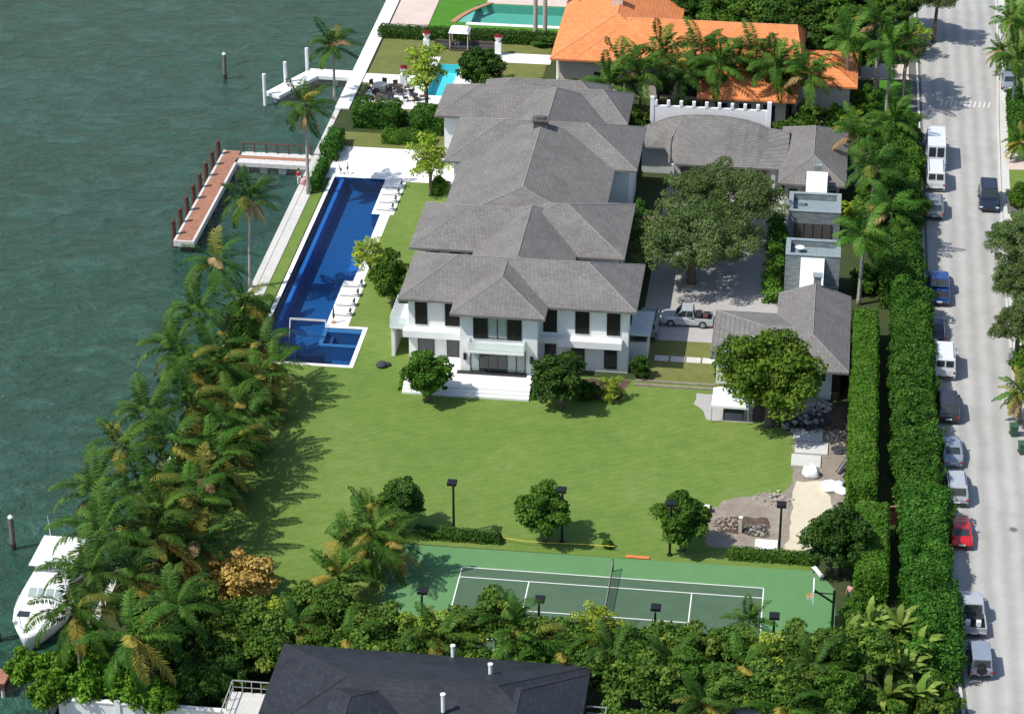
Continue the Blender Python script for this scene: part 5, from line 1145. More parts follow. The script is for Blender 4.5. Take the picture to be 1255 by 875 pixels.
for k, (dx, lab) in enumerate(((0, 'grey concrete slab on the bare earth nearest the shaded rubble'), (.35, 'widest grey concrete slab, middle of the three on the bare earth'), (-.05, 'grey concrete slab nearest the white bulk bag'))):
    t = tag(MB().box(-1.25-.15*(k == 1), 1.25+.15*(k == 1), -.95, .95, 0, .14).build('concrete_slab', 'concrete', None, bevel=.03), lab, 'slab', 'concrete slabs along the building site'); t.location = (27.15+dx, -10.95-2.15*k, .02)
x, y = at(1035, 575); t = thing('plank_stack', 'dark tilted plank bundle leaning against the clipped hedge', 'planks', (x, y, .02), 1.1)
for k in range(4): MB().loft([[(-1.1, -.12+.1*k, .05+.04*k), (-1.1, -.03+.1*k, .05+.04*k), (-1.1, -.03+.1*k, .1+.04*k), (-1.1, -.12+.1*k, .1+.04*k)], [(1.1, -.12+.1*k, .8+.03*k), (1.1, -.03+.1*k, .8+.03*k), (1.1, -.03+.1*k, .85+.03*k), (1.1, -.12+.1*k, .85+.03*k)]]).build('plank', ('wet_wood', 'dark_cushion', 'steel', 'wet_wood')[k], t)
tag(MB().box(-.9, .9, -.75, .75, 0, .1).build('white_board', 'white_stone', None, bevel=.02), 'pale board lying by the clipped court hedge at the floodlight foot', 'board').location = (24.3, -28.9, .03)
x, y = at(1037, 660); t = thing('leaning_sheet', 'white upright panel leaning among the hedges near the court corner', 'panel', (x+.5, y, 0), .3); MB().box(-.05, .05, -.9, .9, 0, 2.3).build('panel', 'white_paint', t, bevel=.02); MB().box(-.1, .1, -.95, -.85, 0, 2.4).build('stile', 'rail_metal', t)
t = thing('brown_fence', 'short rust-brown board fence between the two clipped hedges', 'fence', (33.9, -24.6, 0), .35); MB().box(-1.5, 1.5, -.04, .04, 0, 1.7).build('panel', 'pile_brown', t); MB().box(-1.55, 1.55, -.08, .08, 1.7, 1.78).build('rail', 'dock_wood', t)

x, y = at(1242, 649); t = thing('manhole_cover', 'round dark manhole cover set in the pale street', 'manhole', (x, y, .012)); MB().lathe([(.3, 0), (.3, .012), (.27, .016)], 20).build('cover', 'verge_asphalt', t); MB().lathe([(.44, 0), (.44, .008)], 20).build('rim', 'rail_metal', t)
# ------------------------------------------------------------------ people
def person(label, x, y, rot, top, bottom, pose=0, z=.02):
    """one skinned body, clothes and hair as its children"""
    t = thing('person', label, 'person', (x, y, z), rot)
    def skin(name, V, E, Rr, mt, sub=2):
        me = bpy.data.meshes.new(name); me.from_pydata(V, E, []); o = bpy.data.objects.new(name, me); COL.objects.link(o); o.parent = t
        me.materials.append(M[mt]); s = o.modifiers.new('skin', 'SKIN'); s.use_smooth_shade = True
        for i, r_ in enumerate(Rr): me.skin_vertices[0].data[i].radius = (r_, r_*.85)
        me.skin_vertices[0].data[0].use_root = True
        o.modifiers.new('sub', 'SUBSURF').levels = sub; o.modifiers[-1].render_levels = sub; return o
    st = .10 if pose else .03
    V = [(0, 0, .95), (0, 0, 1.15), (0, 0, 1.38), (0, 0, 1.50), (0, .02, 1.60), (0, .03, 1.72),
         (.18, 0, 1.40), (.25, .0, 1.12), (.26, .12, .90), (.26, .16, .80), (-.18, 0, 1.40), (-.25, 0, 1.12), (-.26, .12, .90), (-.26, .16, .80),
         (.10, 0, .90), (.11, st, .50), (.11, st-.04, .09), (.11, st+.14, .04), (-.10, 0, .90), (-.11, -st, .50), (-.11, -st-.06, .09), (-.11, -st+.12, .04)]
    E = [(0, 1), (1, 2), (2, 3), (3, 4), (4, 5), (2, 6), (6, 7), (7, 8), (8, 9), (2, 10), (10, 11), (11, 12), (12, 13), (0, 14), (14, 15), (15, 16), (16, 17), (0, 18), (18, 19), (19, 20), (20, 21)]
    Rr = [.15, .14, .16, .06, .085, .075, .07, .05, .038, .04, .07, .05, .038, .04, .09, .06, .04, .035, .09, .06, .04, .035]
    skin('body', V, E, Rr, 'skin')
    skin('shirt', V[:3]+[V[6], V[7], V[10], V[11]], [(0, 1), (1, 2), (2, 3), (3, 4), (2, 5), (5, 6)], [.175, .165, .185, .09, .07, .09, .07], top)
    skin('trousers', [V[0], V[14], V[15], V[16], V[18], V[19], V[20]], [(0, 1), (1, 2), (2, 3), (0, 4), (4, 5), (5, 6)], [.17, .11, .08, .06, .11, .08, .06], bottom)
    MB().lathe([(.10, 1.66), (.115, 1.72), (.095, 1.80), (.03, 1.84)], 10, (0, .01)).build('hair', 'hair_dark', t, True)
    return t
x, y = at(366.5, 227); person('person in a red top standing at the shore end of the pool-side walkway', x, y, .5, 'cloth_red', 'cloth_white', z=.06)
MB_ = MB().lathe([(.34, .0), (.36, .7), (.34, .74)], 12).build('drum', 'cloth_pink', None, True); MB_.location = (x+.55, y+.1, .06); tag(MB_, 'pink drum beside the person in red on the shore walkway', 'drum')
x, y = at(1041, 738); person('person in a pink shirt and dark trousers walking between the hedge and the court', x, y, 2.8, 'cloth_pink', 'cloth_dark', 1)
# ------------------------------------------------------------------ hedges
hedge('clipped_hedge', 'bright clipped hedge of even width beside the building site, inner of the two long hedges', 30.55, 32.95, -23.6, 7.6, 3.4, 'leaf_hedge_lime', .10, 95, .06, .9)
hedge('clipped_hedge', 'short bright clipped hedge block behind the basketball corner', 31.3, 33.9, -36.8, -26.2, 3.4, 'leaf_hedge_lime', .10, 95, .06, .9)
sg_ = 'tall leafy hedge blocks along the street'
for x0, x1, y0, y1, h, lab in ((34.2, 37.75, 7.2, 13.2, 3.3, 'tall street hedge block at its northern end beside the palms'), (34.2, 37.75, -13.0, 7.4, 3.1, 'longest tall street hedge block beside the middle parked cars'),
                               (34.5, 38.05, -23.5, -12.8, 3.2, 'tall street hedge block opposite the steel-blue and silver parked cars'), (34.9, 38.6, -36.5, -23.3, 3.3, 'tall street hedge block beside the red coupe'),
                               (35.4, 39.2, -46.5, -36.2, 3.2, 'tall street hedge block beside the silver pickup and jeep')):
    hedge('street_hedge', lab, x0, x1, y0, y1, h, 'leaf_hedge', .125, 70, .32, 1.9, sg_, clumps=int((y1-y0)*3.6))
hedge('street_hedge', 'tall street hedge block beside the far vans and slate pavilions', 33.2, 37.0, 14.0, 37.0, 3.4, 'leaf_hedge', .125, 65, .32, 1.7, sg_, clumps=60)
hedge('street_hedge', 'dark street hedge block beside the box truck at the far end', 33.8, 37.0, 37.5, 55.0, 3.0, 'leaf_ficus', .125, 65, .32, 1.7, sg_, clumps=45)
hedge('low_hedge', 'low dark clipped hedge at the court edge under the left floodlight', -4.0, 3.1, -31.6, -30.5, .95, 'leaf_dark', .10, 100, .05, .7)
hedge('low_hedge', 'low dark clipped hedge between the court and the bare earth', 21.4, 28.3, -31.5, -30.4, .95, 'leaf_ficus', .10, 100, .05, .7)
hedge('low_hedge', 'long dark clipped hedge across the northern neighbour lawn below the green pool', -25.6, -2.6, 75.9, 77.3, 1.5, 'leaf_dark', .11, 80, .07, .8)
hedge('low_hedge', 'clipped hedge strip beside the palm at the far pool corner', -25.4, -24.3, 32.6, 38.6, 1.5, 'leaf_hedge', .11, 80, .14, .9)
hedge('low_hedge', 'rounded hedge mass along the shore walk north of the pool deck', -25.6, -23.9, 40.5, 46.0, 1.9, 'leaf_hedge', .11, 80, .2, 1.0)
hedge('low_hedge', 'broad bushy hedge between the pool garden and the neighbour patio, western part', -24.0, -18.8, 49.3, 52.6, 2.2, 'leaf_hedge', .11, 80, .28, 1.2, clumps=14)
hedge('low_hedge', 'low rounded hedge on the small lawn above the pool deck', -20.0, -14.6, 45.6, 47.4, 1.3, 'leaf_ficus', .11, 80, .12, .9)
hedge('low_hedge', 'bushy hedge between the pool garden and the neighbour patio, eastern part', -17.4, -12.0, 48.8, 51.8, 2.3, 'leaf_hedge', .11, 80, .28, 1.2, clumps=14)
hedge('low_hedge', 'thin yellow-green clipped edging at the west side of the front terrace', -9.3, -8.9, -7.6, -4.4, .55, 'leaf_hedge_lime', .1, 90, .05, .6)
hedge('low_hedge', 'thin yellow-green clipped edging at the east side of the front terrace', 2.6, 3.0, -7.8, -5.0, .6, 'leaf_hedge_lime', .1, 90, .05, .6)
hedge('border_hedge', 'mixed hedge behind the far mansion roof, under the orange roof corner', -11.0, 1.5, 54.6, 57.2, 3.2, 'leaf_mixed', .13, 65, .4, 1.3, clumps=36)
hedge('verge_hedge', 'clipped hedge on the far verge across the street', 46.9, 48.8, 52.8, 66.5, 1.6, 'leaf_hedge', .16, 40, .14, 1.0)
hedge('verge_hedge', 'hedge strip beside the slate pavilions on the forecourt side', 22.4, 23.7, 13.5, 31.0, 1.6, 'leaf_ficus', .16, 40, .3, 1.1, clumps=14)

# ------------------------------------------------------------------ trees and shrubs of the plot
tg = 'small round-crowned trees on the lawns'
def rt(px, py, label, rx, kind='ficus', th=1.7, rz=None, v=None, name='round_tree', group=tg, **k):
    x, y = at(px, py); return tree(name, label, 'tree', x, y, kind, th, rx, rx, rz or rx*.95, group, v=v, **k)
rt(525, 491, 'bright round tree standing in front of the white terrace, left of the garden doors', 2.25, th=1.3, v=0)
rt(687, 500, 'wide dark round tree in the soil bed before the right half of the facade', 2.5, 'dark', th=1.4, v=1)
rt(667, 663, 'round tree on the lawn at the middle of the court edge', 2.2, th=1.5, v=2)
rt(836, 674, 'round tree on the lawn edge beside the dug soil', 2.2, th=1.5, v=1)
rt(494, 652, 'dark round tree on the lawn behind the golden palms, at the left floodlight', 2.05, 'dark', th=1.5, v=2)
rt(1026, 704, 'large dark round tree at the end of the sandy path', 2.75, 'dark', th=1.8, rz=2.7, v=0)
rt(1050, 712, 'smaller dark tree filling the gap between the sandy path tree and the hedge', 1.7, 'dark', th=1.2, v=1)
x, y = at(750, 490); bush('facade_shrub', 'pale green upright shrub against the right front corner of the mansion', 'shrub', x, y, 'light', 1.15, 1.1, 1.35)
x, y = at(718, 488); bush('facade_shrub', 'dark low shrub between the wide round tree and the pale shrub', 'shrub', x, y, 'dark', 1.3, 1.1, 1.0)
x, y = at(783, 462); bush('facade_shrub', 'dark shrub against the white porch wall on the forecourt side', 'shrub', x, y, 'dark', 1.0, .9, 1.25)
x, y = at(745, 671); bush('lawn_shrub', 'tiny ball shrub alone on the lawn by the court', 'shrub', x, y, 'shrub', .5)
tree('spreading_oak', 'broad spreading olive-green oak shading the forecourt', 'tree', 15.2, 17.0, 'oak', 2.6, 6.6, 6.2, 3.0, None, tr=.42, v=0)
tree('spreading_oak', 'smaller olive oak crown leaning from the forecourt towards the garage roof', 'tree', 17.6, 26.6, 'oak', 3.0, 6.0, 5.2, 2.5, None, tr=.3, v=1)
x, y = at(946, 528); tree('almond_tree', 'big glossy green tree covering the guest house corner beside the canopy tent', 'tree', x-.3, y+.8, 'almond', 2.9, 4.7, 4.4, 3.5, None, tr=.36, v=0)
x, y = at(889, 462); bush('guest_shrub', 'small dark shrub at the white west wall of the guest house', 'shrub', x, y, 'ficus', 1.3, 1.2, 1.2)
# beside the pool
x, y = at(478, 382); tree('pool_tree', 'leafy green tree between the pool steps and the mansion corner', 'tree', x+.1, y+1.2, 'ficus', 1.3, 2.0, 1.9, 2.6, None, v=2)
x, y = at(468, 350); tree('pool_tree', 'light sparse tree leaning over the pool steps', 'tree', x-.3, y+.4, 'light', 1.9, 2.0, 1.8, 1.7, None, v=0, lean=(-1.0, .2))
x, y = at(528, 240); tree('yellow_tree', 'bright yellow-green tree on the lawn edge beside the mansion and pool deck', 'tree', x, y, 'light', 2.3, 2.3, 2.2, 2.7, None, v=1)
x, y = at(534, 236); bush('wall_shrub', 'dark shrub under the yellow-green tree at the mansion wall', 'shrub', x+.3, y, 'ficus', 1.0, 1.2, 1.0)
x, y = at(522, 138); tree('loose_tree', 'tall loose pale tree standing between the turquoise pool and the dark roof', 'tree', x, y+.6, 'light', 2.9, 2.3, 2.0, 3.0, None, v=2)
x, y = at(480, 163); bush('border_shrub', 'round green bush at the end of the broad border hedge', 'shrub', x, y+2, 'ficus', 1.5, 1.3, 1.3)
x, y = at(585, 112); tree('dark_tree', 'dense dark round tree beside the turquoise pool behind the mansion roof', 'tree', x, y+1.4, 'dark', 1.0, 2.6, 2.3, 2.3, None, v=0)
x, y = at(772, 250); bush('court_shrub', 'green shrub filling the shaded angle of the mansion wall', 'shrub', 9.6, 25.2, 'ficus', 1.2, 1.3, 2.6)
bush('court_shrub', 'fresh green shrub by the garage corner column', 'shrub', 21.2, 33.2, 'light', 1.2, 1.4, 1.1); bush('court_shrub', 'dark shrub hugging the west face of the taller slate pavilion', 'shrub', 23.2, 15.8, 'ficus', .9, 1.6, 1.6)
x, y = at(280, 738); bush('croton_bush', 'large orange and gold croton bush glowing at the lawn corner', 'shrub', x, y+.6, 'croton', 4.0, 2.6, 2.3)

# ------------------------------------------------------------------ palms along the shore
SP = [(265, 322, 6.2, 'coco', 1.0, 'windswept green palm at the pool end of the shore grove'), (243, 385, 5.6, 'coco', 1.0, 0), (300, 372, 4.6, 'coco_gold', .9, 0), (325, 428, 4.2, 'coco_gold', .85, 0), (214, 428, 6.0, 'coco', 1.0, 0),
      (270, 452, 5.4, 'coco_gold', 1.05, 0), (318, 465, 3.8, 'coco_gold', .8, 0), (180, 508, 6.2, 'coco', 1.0, 0), (235, 495, 5.6, 'coco_gold', 1.0, 0), (288, 500, 4.6, 'coco_gold', .95, 0), (150, 552, 6.2, 'coco_gold', 1.0, 0),
      (212, 548, 6.0, 'coco', 1.0, 0), (262, 560, 5.0, 'coco_gold', 1.0, 0), (118, 606, 6.6, 'coco', 1.05, 0), (178, 604, 6.4, 'coco_gold', 1.05, 0), (236, 618, 5.2, 'coco_gold', 1.0, 0), (126, 655, 7.0, 'coco', 1.2, 0), (190, 662, 6.0, 'coco', 1.0, 0),
      (245, 668, 4.0, 'coco', .85, 0), (110, 706, 7.2, 'coco', 1.1, 0), (160, 712, 6.4, 'coco', 1.0, 0)]
cg = 'palms of the dense shore grove'
SP += [(338, 452, 3.6, 'coco_gold', .8, 0), (300, 520, 4.4, 'coco', .9, 0), (285, 545, 4.2, 'coco_gold', .9, 0), (250, 592, 5.0, 'coco', .95, 0), (196, 632, 6.4, 'coco_gold', 1.0, 0), (228, 452, 6.4, 'coco_gold', 1.0, 0)]; order = 0
for px, py, z, kd, sc_, lab in SP:
    x, y = at(px, py, z); x = max(x, -25.6) if x < -25.6 else x
    order += 1; look = 'golden-tinged' if kd == 'coco_gold' else 'deep green'
    side_ = 'leaning over the water' if px < 140+.43*(720-py)*.8-20 else ('on the lawn side' if x > -22 else 'in the thick of it')
    X0, Y0 = at(px, py, z); lx = X0-x
    palm('coconut_palm', lab or f'{look} shore grove palm {side_}, {ORD[order-1]} from the pool', x-.5, Y0, z, kd, sc_, .15, (lx+.5, .2), cg)
for k, (px, py, s_, kd) in enumerate(((330, 490, .75, 'areca'), (305, 530, .8, 'areca'), (255, 520, .9, 'areca'), (205, 595, .9, 'areca'), (280, 590, .75, 'areca'), (250, 440, .9, 'areca'), (190, 470, .8, 'areca'), (290, 425, .9, 'areca'), (150, 630, .9, 'areca'), (215, 640, .9, 'areca'), (290, 400, .9, 'areca'), (130, 585, .8, 'areca'))):
    x, y = at(px, py, 2.0); palm('areca_palm', f'low golden areca palm filling the shore grove, {ORD[k]} of the low ones', max(x, -25.4), y, .7, kd, s_*1.15, .12, (0, 0), 'low areca palms in the shore grove')
for k, (x, y) in enumerate(((-25.0, 3.0), (-24.6, -2.0), (-24.8, -7.5), (-24.4, -12), (-24.6, -17), (-24.4, -22), (-24.6, -27), (-24.0, -32), (-24.4, -37), (-22.0, -34.5), (-22.2, -26), (-22.0, -18), (-23.6, -42), (-20.6, -39), (-18.5, -44.5))):
    bush('shore_shrub', f'mixed green shrub growing under the shore palms, {ORD[k]} counted from the pool end', 'shrub', x, y, 'mixed', 1.7, 1.9, 1.7, 'shrubs under the shore palms')
# tall palms by the docks
x, y = at(307, 353); palm('royal_palm', 'tall windswept palm between the dock basin and the middle of the pool', x, y, 9.4, 'royal_wind', 1.12, .17, (.5, .1), None, False, True, bark='palm_bark')
x, y = at(378, 238); palm('royal_palm', 'tall windswept palm at the far corner of the pool beside the clipped strip', x, y, 9.6, 'royal_wind', 1.12, .17, (.1, .1), None, False, True, bark='palm_bark')
x, y = at(410, 122); palm('royal_palm', 'windswept palm on the neighbour seawall by the white dock', x, y, 6.2, 'royal_wind', 1.1, .16, (.1, .1), None, bark='palm_bark')
# golden palms at the left end of the court
for px, py, z, s_, lab in ((452, 632, 2.4, 1.0, 'golden palm clump behind the left court end, furthest of three'), (430, 668, 2.6, 1.0, 'golden palm clump at the left court end, middle of three'), (415, 705, 2.8, 1.0, 'golden palm clump at the left court end, nearest of three')):
    x, y = at(px, py, z); palm('areca_palm', lab, x, y, z-.6, 'areca', s_*1.1, .13, (0, 0), 'golden palms at the left court end')
for px, py, z, s_, lab in ((478, 668, 3.4, .9, 'feathery palm leaning over the left court corner'), (455, 655, 4.0, 1.0, 'tall golden palm rising above the clumps at the left court end')):
    x, y = at(px, py, z); palm('coconut_palm', lab, x, y, z, 'coco_gold', s_, .12)
# coconut palms in the foreground
for px, py, z, s_, kd, lab in ((92, 752, 7.6, 1.05, 'coco_gold', 'spidery coconut palm in front of the yacht with orange-brown fronds'), (167, 784, 7.0, 1.05, 'coco_gold', 'spidery coconut palm with drooping gold fronds above the white garden wall'),
                               (540, 782, 4.4, .95, 'coco_gold', 'arching gold-green palm against the dark roof, left of its vents'), (645, 788, 4.4, .95, 'coco_gold', 'arching gold-green palm against the dark roof, right of the first vent'),
                               (918, 764, 4.6, .72, 'royal', 'fresh green palm rising from the screen at the right court lines'), (215, 745, 6.0, .95, 'coco', 'dark green palm behind the gold coconut palms near the croton bush')):
    x, y = at(px, py, z); palm('coconut_palm', lab, x, y, z, kd, s_, .14)
# shrub screen between the court and the dark house
scr = 'screen of shrubs between the court and the dark-roofed house'
rowA = [(-19.0, -47.8, 2.0), (-16.6, -47.4, 2.0), (-14.2, -47.6, 2.2), (-11.8, -47.8, 2.6), (-9.4, -47.9, 3.4), (-7.0, -48.4, 4.0), (-4.6, -49.8, 3.7), (-2.2, -50.2, 3.7), (.2, -50.4, 3.9), (2.6, -50.2, 4.2), (5.2, -49.8, 5.2), (7.8, -50.6, 4.2), (10.4, -50.6, 4.2),
        (13.0, -50.2, 5.0), (15.4, -50.8, 4.2), (17.8, -50.4, 4.6), (20.2, -50.6, 4.4), (22.6, -50.6, 4.4), (25.0, -50.6, 4.2), (27.4, -50.2, 4.7), (29.8, -49.8, 4.6), (32.2, -49.6, 4.6)]
for k, (x, y, h) in enumerate(rowA):
    kd = 'mixed' if k % 5 not in (3,) else 'light'
    tree('screen_shrub', f'tall {"pale" if kd == "light" else "leafy"} court-side screen shrub, {ORD[k]} from the croton bush eastward', 'shrub', x+random.uniform(-.3, .3), y+random.uniform(-.5, .5), kd, max(.5, h-1.1), 1.95, 1.85, 1.9, scr, tr=.09)
rowB = [(-20.5, -50.2, 3.4), (-17.8, -50.4, 3.4), (-15.2, -50.6, 3.4), (-12.6, -51.2, 3.6), (-10.6, -52.6, 3.2), (-7.5, -52.4, 3.0), (-4.0, -52.8, 3.0), (0, -52.9, 3.0), (4, -52.9, 3.0), (8, -52.9, 3.1), (12, -52.8, 3.4), (15.0, -53.6, 4.0), (17.4, -54.6, 4.2), (19.8, -54.2, 4.2), (22.2, -54.8, 4.2), (24.8, -54.4, 4.2), (27.4, -54.6, 4.2), (30.0, -53.8, 4.0)]
for k, (x, y, h) in enumerate(rowB):
    kd = 'ficus' if k % 4 == 1 else 'mixed'
    tree('screen_shrub', f'{"glossy" if kd == "ficus" else "mottled"} house-side screen shrub, {ORD[k]} from the water eastward', 'shrub', x+random.uniform(-.4, .4), y+random.uniform(-.3, .3), kd, max(.5, h-1.2), 2.05, 1.95, 2.0, scr, tr=.09)
rowC = [(14.8, -57.6, 3.8), (17.2, -58.4, 4.0), (19.8, -58.2, 3.6), (22.6, -58.6, 3.6), (25.2, -58.2, 3.6), (28.0, -57.8, 4.0), (30.6, -57.2, 3.8), (33.0, -56.2, 3.6)]
for k, (x, y, h) in enumerate(rowC): tree('screen_shrub', f'mottled shrub at the lower frame edge right of the dark roof, {ORD[k]} from the roof', 'shrub', x, y, 'mixed', max(.5, h-2.6), 1.9, 1.8, 1.8, scr, tr=.09)
for k, (x, y, z) in enumerate(((-9.5, -50.4, 4.6), (-5.2, -51.6, 4.4), (.8, -51.4, 4.6), (6.4, -49.6, 6.0), (10.6, -52.2, 5.0), (14.0, -52.4, 5.6), (18.4, -52.6, 5.4), (23.4, -53.0, 5.6), (28.4, -52.2, 5.6), (21.0, -56.6, 4.8), (26.6, -56.6, 4.8))):
    palm('belt_palm', f'green palm crown breaking through the shrub screen by the court, {ORD[k]} of those', x, y, z-.8, 'coco_gold' if k % 3 == 1 else 'coco', .78, .12, (0, 0), 'palms inside the shrub screen')
for lab, x, y, th, r_ in (('broad dark street tree shading the far road by the orange house', 35.6, 66.5, 4.5, 2.6), ('second broad dark street tree shading the far road further north', 36.0, 84.0, 4.5, 3.0)):
    tree('street_tree', lab, 'tree', x, y, 'streetoak', th, r_, r_, r_*.8)
# sea grapes at the lower left
for k, (px, py, s_) in enumerate(((28, 815, 1.5), (70, 815, 1.8), (105, 790, 1.6), (110, 835, 1.8), (160, 838, 1.8), (195, 850, 1.5), (55, 845, 1.5), (138, 815, 1.6), (100, 765, 1.3))):
    x, y = at(px, py, 2.4); bush('sea_grape', f'bright round-leaved sea grape at the lower left shore, {ORD[k]} by distance along the bank', 'shrub', x, y, 'grape', s_, s_, s_*.95, 'sea grapes on the lower left shore', z=1.9)
for k, (px, py) in enumerate(((215, 790), (255, 800), (290, 790), (330, 770), (235, 830), (275, 825))):
    x, y = at(px, py, 2.8); bush('bank_shrub', f'dark shrub between the sea grapes and the dark roof, {ORD[k]} of that cluster', 'shrub', x, y, 'dark', 1.8, 1.7, 2.2, 'dark shrubs beside the garden wall', z=1.9)
# paddle-leaved banana plants
def banana(label, x, y, h, n, seed):
    t = thing('banana_plant', label, 'banana plant', (x, y, 0), 0, 'banana plants by the street corner'); rng = np.random.default_rng(seed); V = []; Q = []; b = 0
    MB().tube([(0, 0, -.1), (.05, 0, h*.5), (0, 0, h)], [.16, .13, .09], 8).build('stem', 'crownshaft', t, True)
    for k in range(n):
        az = 2.4*k+rng.normal()*.3; el = 1.25-.75*k/n+rng.normal()*.1; L = rng.uniform(1.6, 2.6); d = np.array([math.cos(az)*math.cos(el), math.sin(az)*math.cos(el), math.sin(el)]); p = np.array([0, 0, h*.92])
        prev = None; ns = 14
        for i in range(ns+1):
            s = i/ns; w_ = .27*math.sin(math.pi*min(1, s*.9+.08))**.7*(1 if s > .12 else .3); sd_ = np.cross(d, [0, 0, 1.0]); sd_ /= max(np.linalg.norm(sd_), .05)
            tear = 1+.18*rng.normal()
            cur = [p-sd_*w_*tear-np.array([0, 0, .12*w_]), p, p+sd_*w_*tear-np.array([0, 0, .12*w_])]
            if prev is not None: V += prev+cur; Q += [(b, b+1, b+4, b+3), (b+1, b+2, b+5, b+4)]; b += 6
            prev = cur; d = d+np.array([.05, 0, -.13*s-.03]); d /= np.linalg.norm(d); p = p+d*L/ns
    c = bpy.data.objects.new('leaves', np_mesh('leaves', np.array(V), np.array(Q), 'leaf_banana', np.repeat(rng.random(n), 28))); COL.objects.link(c); c.parent = t
BL = ('tallest of the paddle-leaved banana plants, nearest the short clipped hedge', 'banana plant with upright pale paddles left of the tallest one', 'banana plant with wide arching paddles at the street hedge foot', 'low banana plant in front of the street hedge end',
      'banana plant at the lower edge near the street verge', 'young banana plant among the screen shrubs by the basketball corner', 'banana plant drooping over the lower frame edge')
for k, (px, py, z, n) in enumerate(((1105, 765, 3.2, 9), (1070, 760, 3.0, 8), (1128, 790, 3.0, 9), (1110, 820, 2.4, 9), (1128, 850, 2.2, 8), (1042, 775, 2.6, 7), (1090, 850, 2.4, 9))):
    x, y = at(px, py, z); banana(BL[k], x, y, z-.2, n+4, 50+k)

for k, (x, y, s_, kd) in enumerate(((31.6, -39.0, 1.3, 'ficus'), (32.4, -41.6, 1.5, 'mixed'), (31.4, -44.0, 1.6, 'ficus'), (33.8, -44.6, 1.6, 'mixed'), (34.2, -40.6, 1.3, 'ficus'), (34.4, -47.4, 1.7, 'mixed'), (35.2, -50.6, 1.6, 'ficus'), (36.6, -48.2, 1.5, 'mixed'), (37.0, -52.0, 1.5, 'mixed'), (34.6, -54.0, 1.7, 'ficus'), (32.6, -51.8, 1.7, 'mixed'), (38.2, -50.0, 1.1, 'ficus'))):
    bush('corner_shrub', f'{"glossy" if kd == "ficus" else "mottled"} shrub among the banana plants, {ORD[k]} going towards the street', 'shrub', x, y, kd, s_, s_, s_*1.05, 'shrubs among the banana plants')
# ------------------------------------------------------------------ palms and trees by the orange house and street
og = 'row of palms between the white boundary wall and the orange roof'
for k, (px, py) in enumerate(((762, 72), (785, 88), (808, 66), (838, 80), (858, 62), (880, 82), (905, 72), (925, 66), (948, 84), (968, 78), (990, 92), (745, 95))):
    x, y = at(px, py, 6.6); palm('garden_palm', f'dark palm of the row before the orange roof, {ORD[k] if k < 11 else "shortest and most western"}{" from the west" if k < 11 else ""}', x, max(y, 50.2), 5.6 if k < 11 else 4.6, 'royal' if k % 3 else 'royal_wind', 1.22, .16, (.2, 0), og, k % 3 > 0, bark='bark')
for k, (x, y) in enumerate(((9.6, 50.4), (4.0, 52.5), (7.2, 51.2), (12.5, 51), (16, 51.2), (20, 51), (23.4, 50.4), (1.0, 54.5), (25.2, 55))):
    bush('palm_row_shrub', f'shrub under the palm row behind the white wall, {ORD[k]} of the planted set', 'shrub', x, y, 'ficus' if k % 2 else 'mixed', 1.7, 1.4, 1.9, 'shrubs under the palm row')
rg = 'tall palms between the pavilions and the street'
RP = [(1040, 52, 7.4, 'royal', 'tall royal palm above the orange roof end, furthest west by the street garden'), (1078, 30, 8.2, 'royal', 'tallest royal palm crown at the top of the street garden'), (1092, 62, 7.6, 'royal', 'royal palm with its trunk bared over the small street lawn'), (1112, 48, 8.4, 'date', 'thin-stemmed fan palm with rusty skirt beside the far street lawn'),
      (1052, 168, 5.6, 'royal', 'royal palm beside the garage roof corner'), (1072, 205, 6.6, 'royal_wind', 'royal palm with grey drooping fronds above the slate pavilion with garage door'), (1058, 292, 7.0, 'royal', 'royal palm with a bare pale trunk beside the taller slate pavilion'), (1092, 262, 4.4, 'royal', 'low spreading palm inside the far street hedge'),
      (1095, 150, 4.2, 'royal', 'bushy palm in the street garden near the far white van')]
for px, py, z, kd, lab in RP:
    x, y = at(px, py, z); palm('royal_palm', lab, x, y, z-(1.0 if kd.startswith('royal') else 0), kd, 1.15 if kd != 'date' else 1, .19 if kd != 'date' else .12, (.05, 0), rg, kd.startswith('royal'), kd == 'date', bark='palm_bark')
for lab, px, py in (('pale royal palm trunk by the green pool, the western of the pair', 656, 52), ('pale royal palm trunk by the green pool, the eastern of the pair', 798*.16+540, 52)):
    x, y = at(px, py); palm('royal_palm', lab, x, y, 14, 'royal', 1.2, .25, (.1, 0), 'royal palms by the green pool', True, bark='palm_bark')
x, y = at(660, 55); bush('round_bed_shrub', 'grey-green ring of planting round the two royal palm feet', 'shrub', x+1.0, y, 'dark', 2.3, 1.4, .7)
EG = 'dense trees at the top right beyond the orange roof'
for k, (px, py, z, r_, kd) in enumerate(((850, 10, 4, 3.0, 'dark'), (885, 22, 4, 2.8, 'ficus'), (925, 14, 4, 3.2, 'mixed'), (965, 24, 4, 3.0, 'dark'), (1000, 20, 5, 3.4, 'dark'), (1035, 30, 5, 3.2, 'ficus'), (1010, 55, 3, 2.4, 'dark'), (905, -8, 4, 3.4, 'dark'), (960, -12, 4, 3.6, 'ficus'), (1050, -5, 5, 3.6, 'dark'),
                                         (1110, 0, 4, 3.0, 'dark'), (1085, 5, 5, 3.0, 'ficus'), (1055, 62, 3, 2.4, 'mixed'), (1120, 40, 3, 2.0, 'light'))):
    x, y = at(px, py, z); tree('garden_tree', f'{"dark" if kd == "dark" else "mid-green"} dense tree beyond the orange roof, {ORD[k]} of that grove', 'tree', x, y, kd, z-1.6, r_, r_, r_*.9, EG)
x, y = at(1148, 8, 4.5); tree('street_tree', 'grey-green tree on the street verge at the frame top', 'tree', x, y, 'streetoak', 4.6, 2.8, 2.6, 2.0)
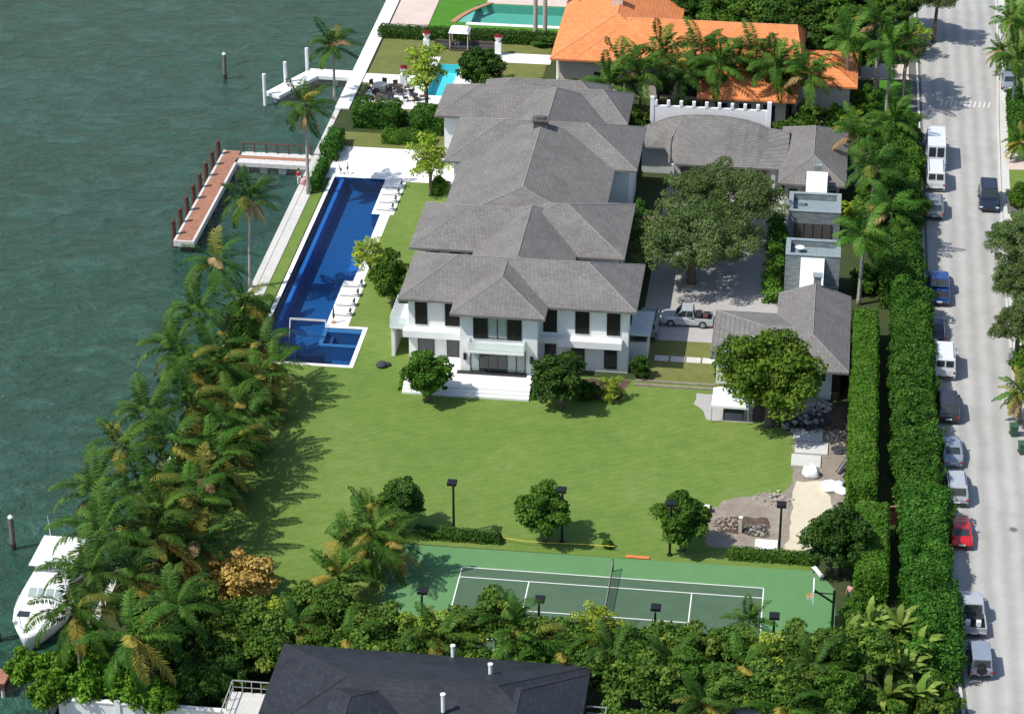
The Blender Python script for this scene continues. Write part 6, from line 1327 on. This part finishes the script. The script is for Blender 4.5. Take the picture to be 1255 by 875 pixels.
for k, (px, py, s_, kd) in enumerate(((1062, 120, 1.8, 'ficus'), (1050, 148, 1.6, 'light'), (1085, 178, 1.9, 'ficus'), (1112, 190, 1.8, 'ficus'), (1065, 232, 1.7, 'mixed'), (1100, 232, 1.9, 'ficus'), (1060, 335, 1.5, 'ficus'), (1100, 322, 2.0, 'ficus'), (1045, 250, 1.2, 'light'), (1022, 140, 1.6, 'ficus'), (1118, 250, 1.7, 'ficus'), (1085, 300, 1.8, 'ficus'))):
    x, y = at(px, py, 1.8); bush('street_garden_shrub', f'{"fresh pale" if kd == "light" else "green"} shrub among palms beside the street hedge, {ORD[k]} from the far end', 'shrub', x, y, kd, s_, s_, s_*1.05, 'shrubs between pavilions and street')
# across the street
SO = [(1245, 285, 4.4, 2.9), (1248, 340, 4.2, 2.6), (1250, 392, 4.2, 2.8), (1268, 330, 5.2, 3.6)]
for k, (px, py, z, r_) in enumerate(SO):
    x, y = at(px, py, z); tree('street_oak', f'fine-leaved olive street oak at the right frame edge, {ORD[k]} from the moving SUV' if k < 3 else 'large fine-leaved street oak behind the other three, mostly outside the frame', 'tree', x, y, 'streetoak', z-1.8, r_, r_, r_*.75, 'street oaks at the right frame edge')
x, y = at(1252, 478, 3.2); palm('date_palm', 'feathery gold-green palm at the right frame edge above the wheelie bins', x, y, 2.8, 'date', 1.15, .2)
AP = [(1240, 28, 6.0, 'royal', 'green palm across the street at the upper right corner'), (1228, 55, 3.8, 'date', 'yellowish bushy palm at the kerb of the upper right corner'), (1246, 75, 6.0, 'royal', 'green palm arching over the far verge hedge'), (1250, 18, 5.0, 'date', 'rust-tinged palm at the very top right corner'), (1252, 165, 3.0, 'date', 'small palm on the verge island by the pink drive')]
for px, py, z, kd, lab in AP:
    x, y = at(px, py, z); palm('street_palm', lab, x, y, z-.9, kd, 1.0, .15, (0, 0), 'palms across the street', kd == 'royal', bark='palm_bark')
x, y = at(1252, 240, 1.0); bush('verge_shrub', 'round green shrub on the verge beside the moving SUV', 'shrub', x, y, 'ficus', 1.5, 1.6, 1.3)
x, y = at(1250, 445, 1.0); bush('verge_shrub', 'dark green shrub at the right frame edge above the date palm', 'shrub', x+.6, y, 'ficus', 1.5, 1.6, 1.3)

# ------------------------------------------------------------------ last checks
for o in bpy.data.objects:
    if o.parent is None and o.type == 'MESH' and 'label' not in o and 'kind' not in o: print('UNLABELLED', o.name)
    if 'label' in o and len(o['label'].replace('-', ' ').split()) > 16: print('LONG', o['label'])
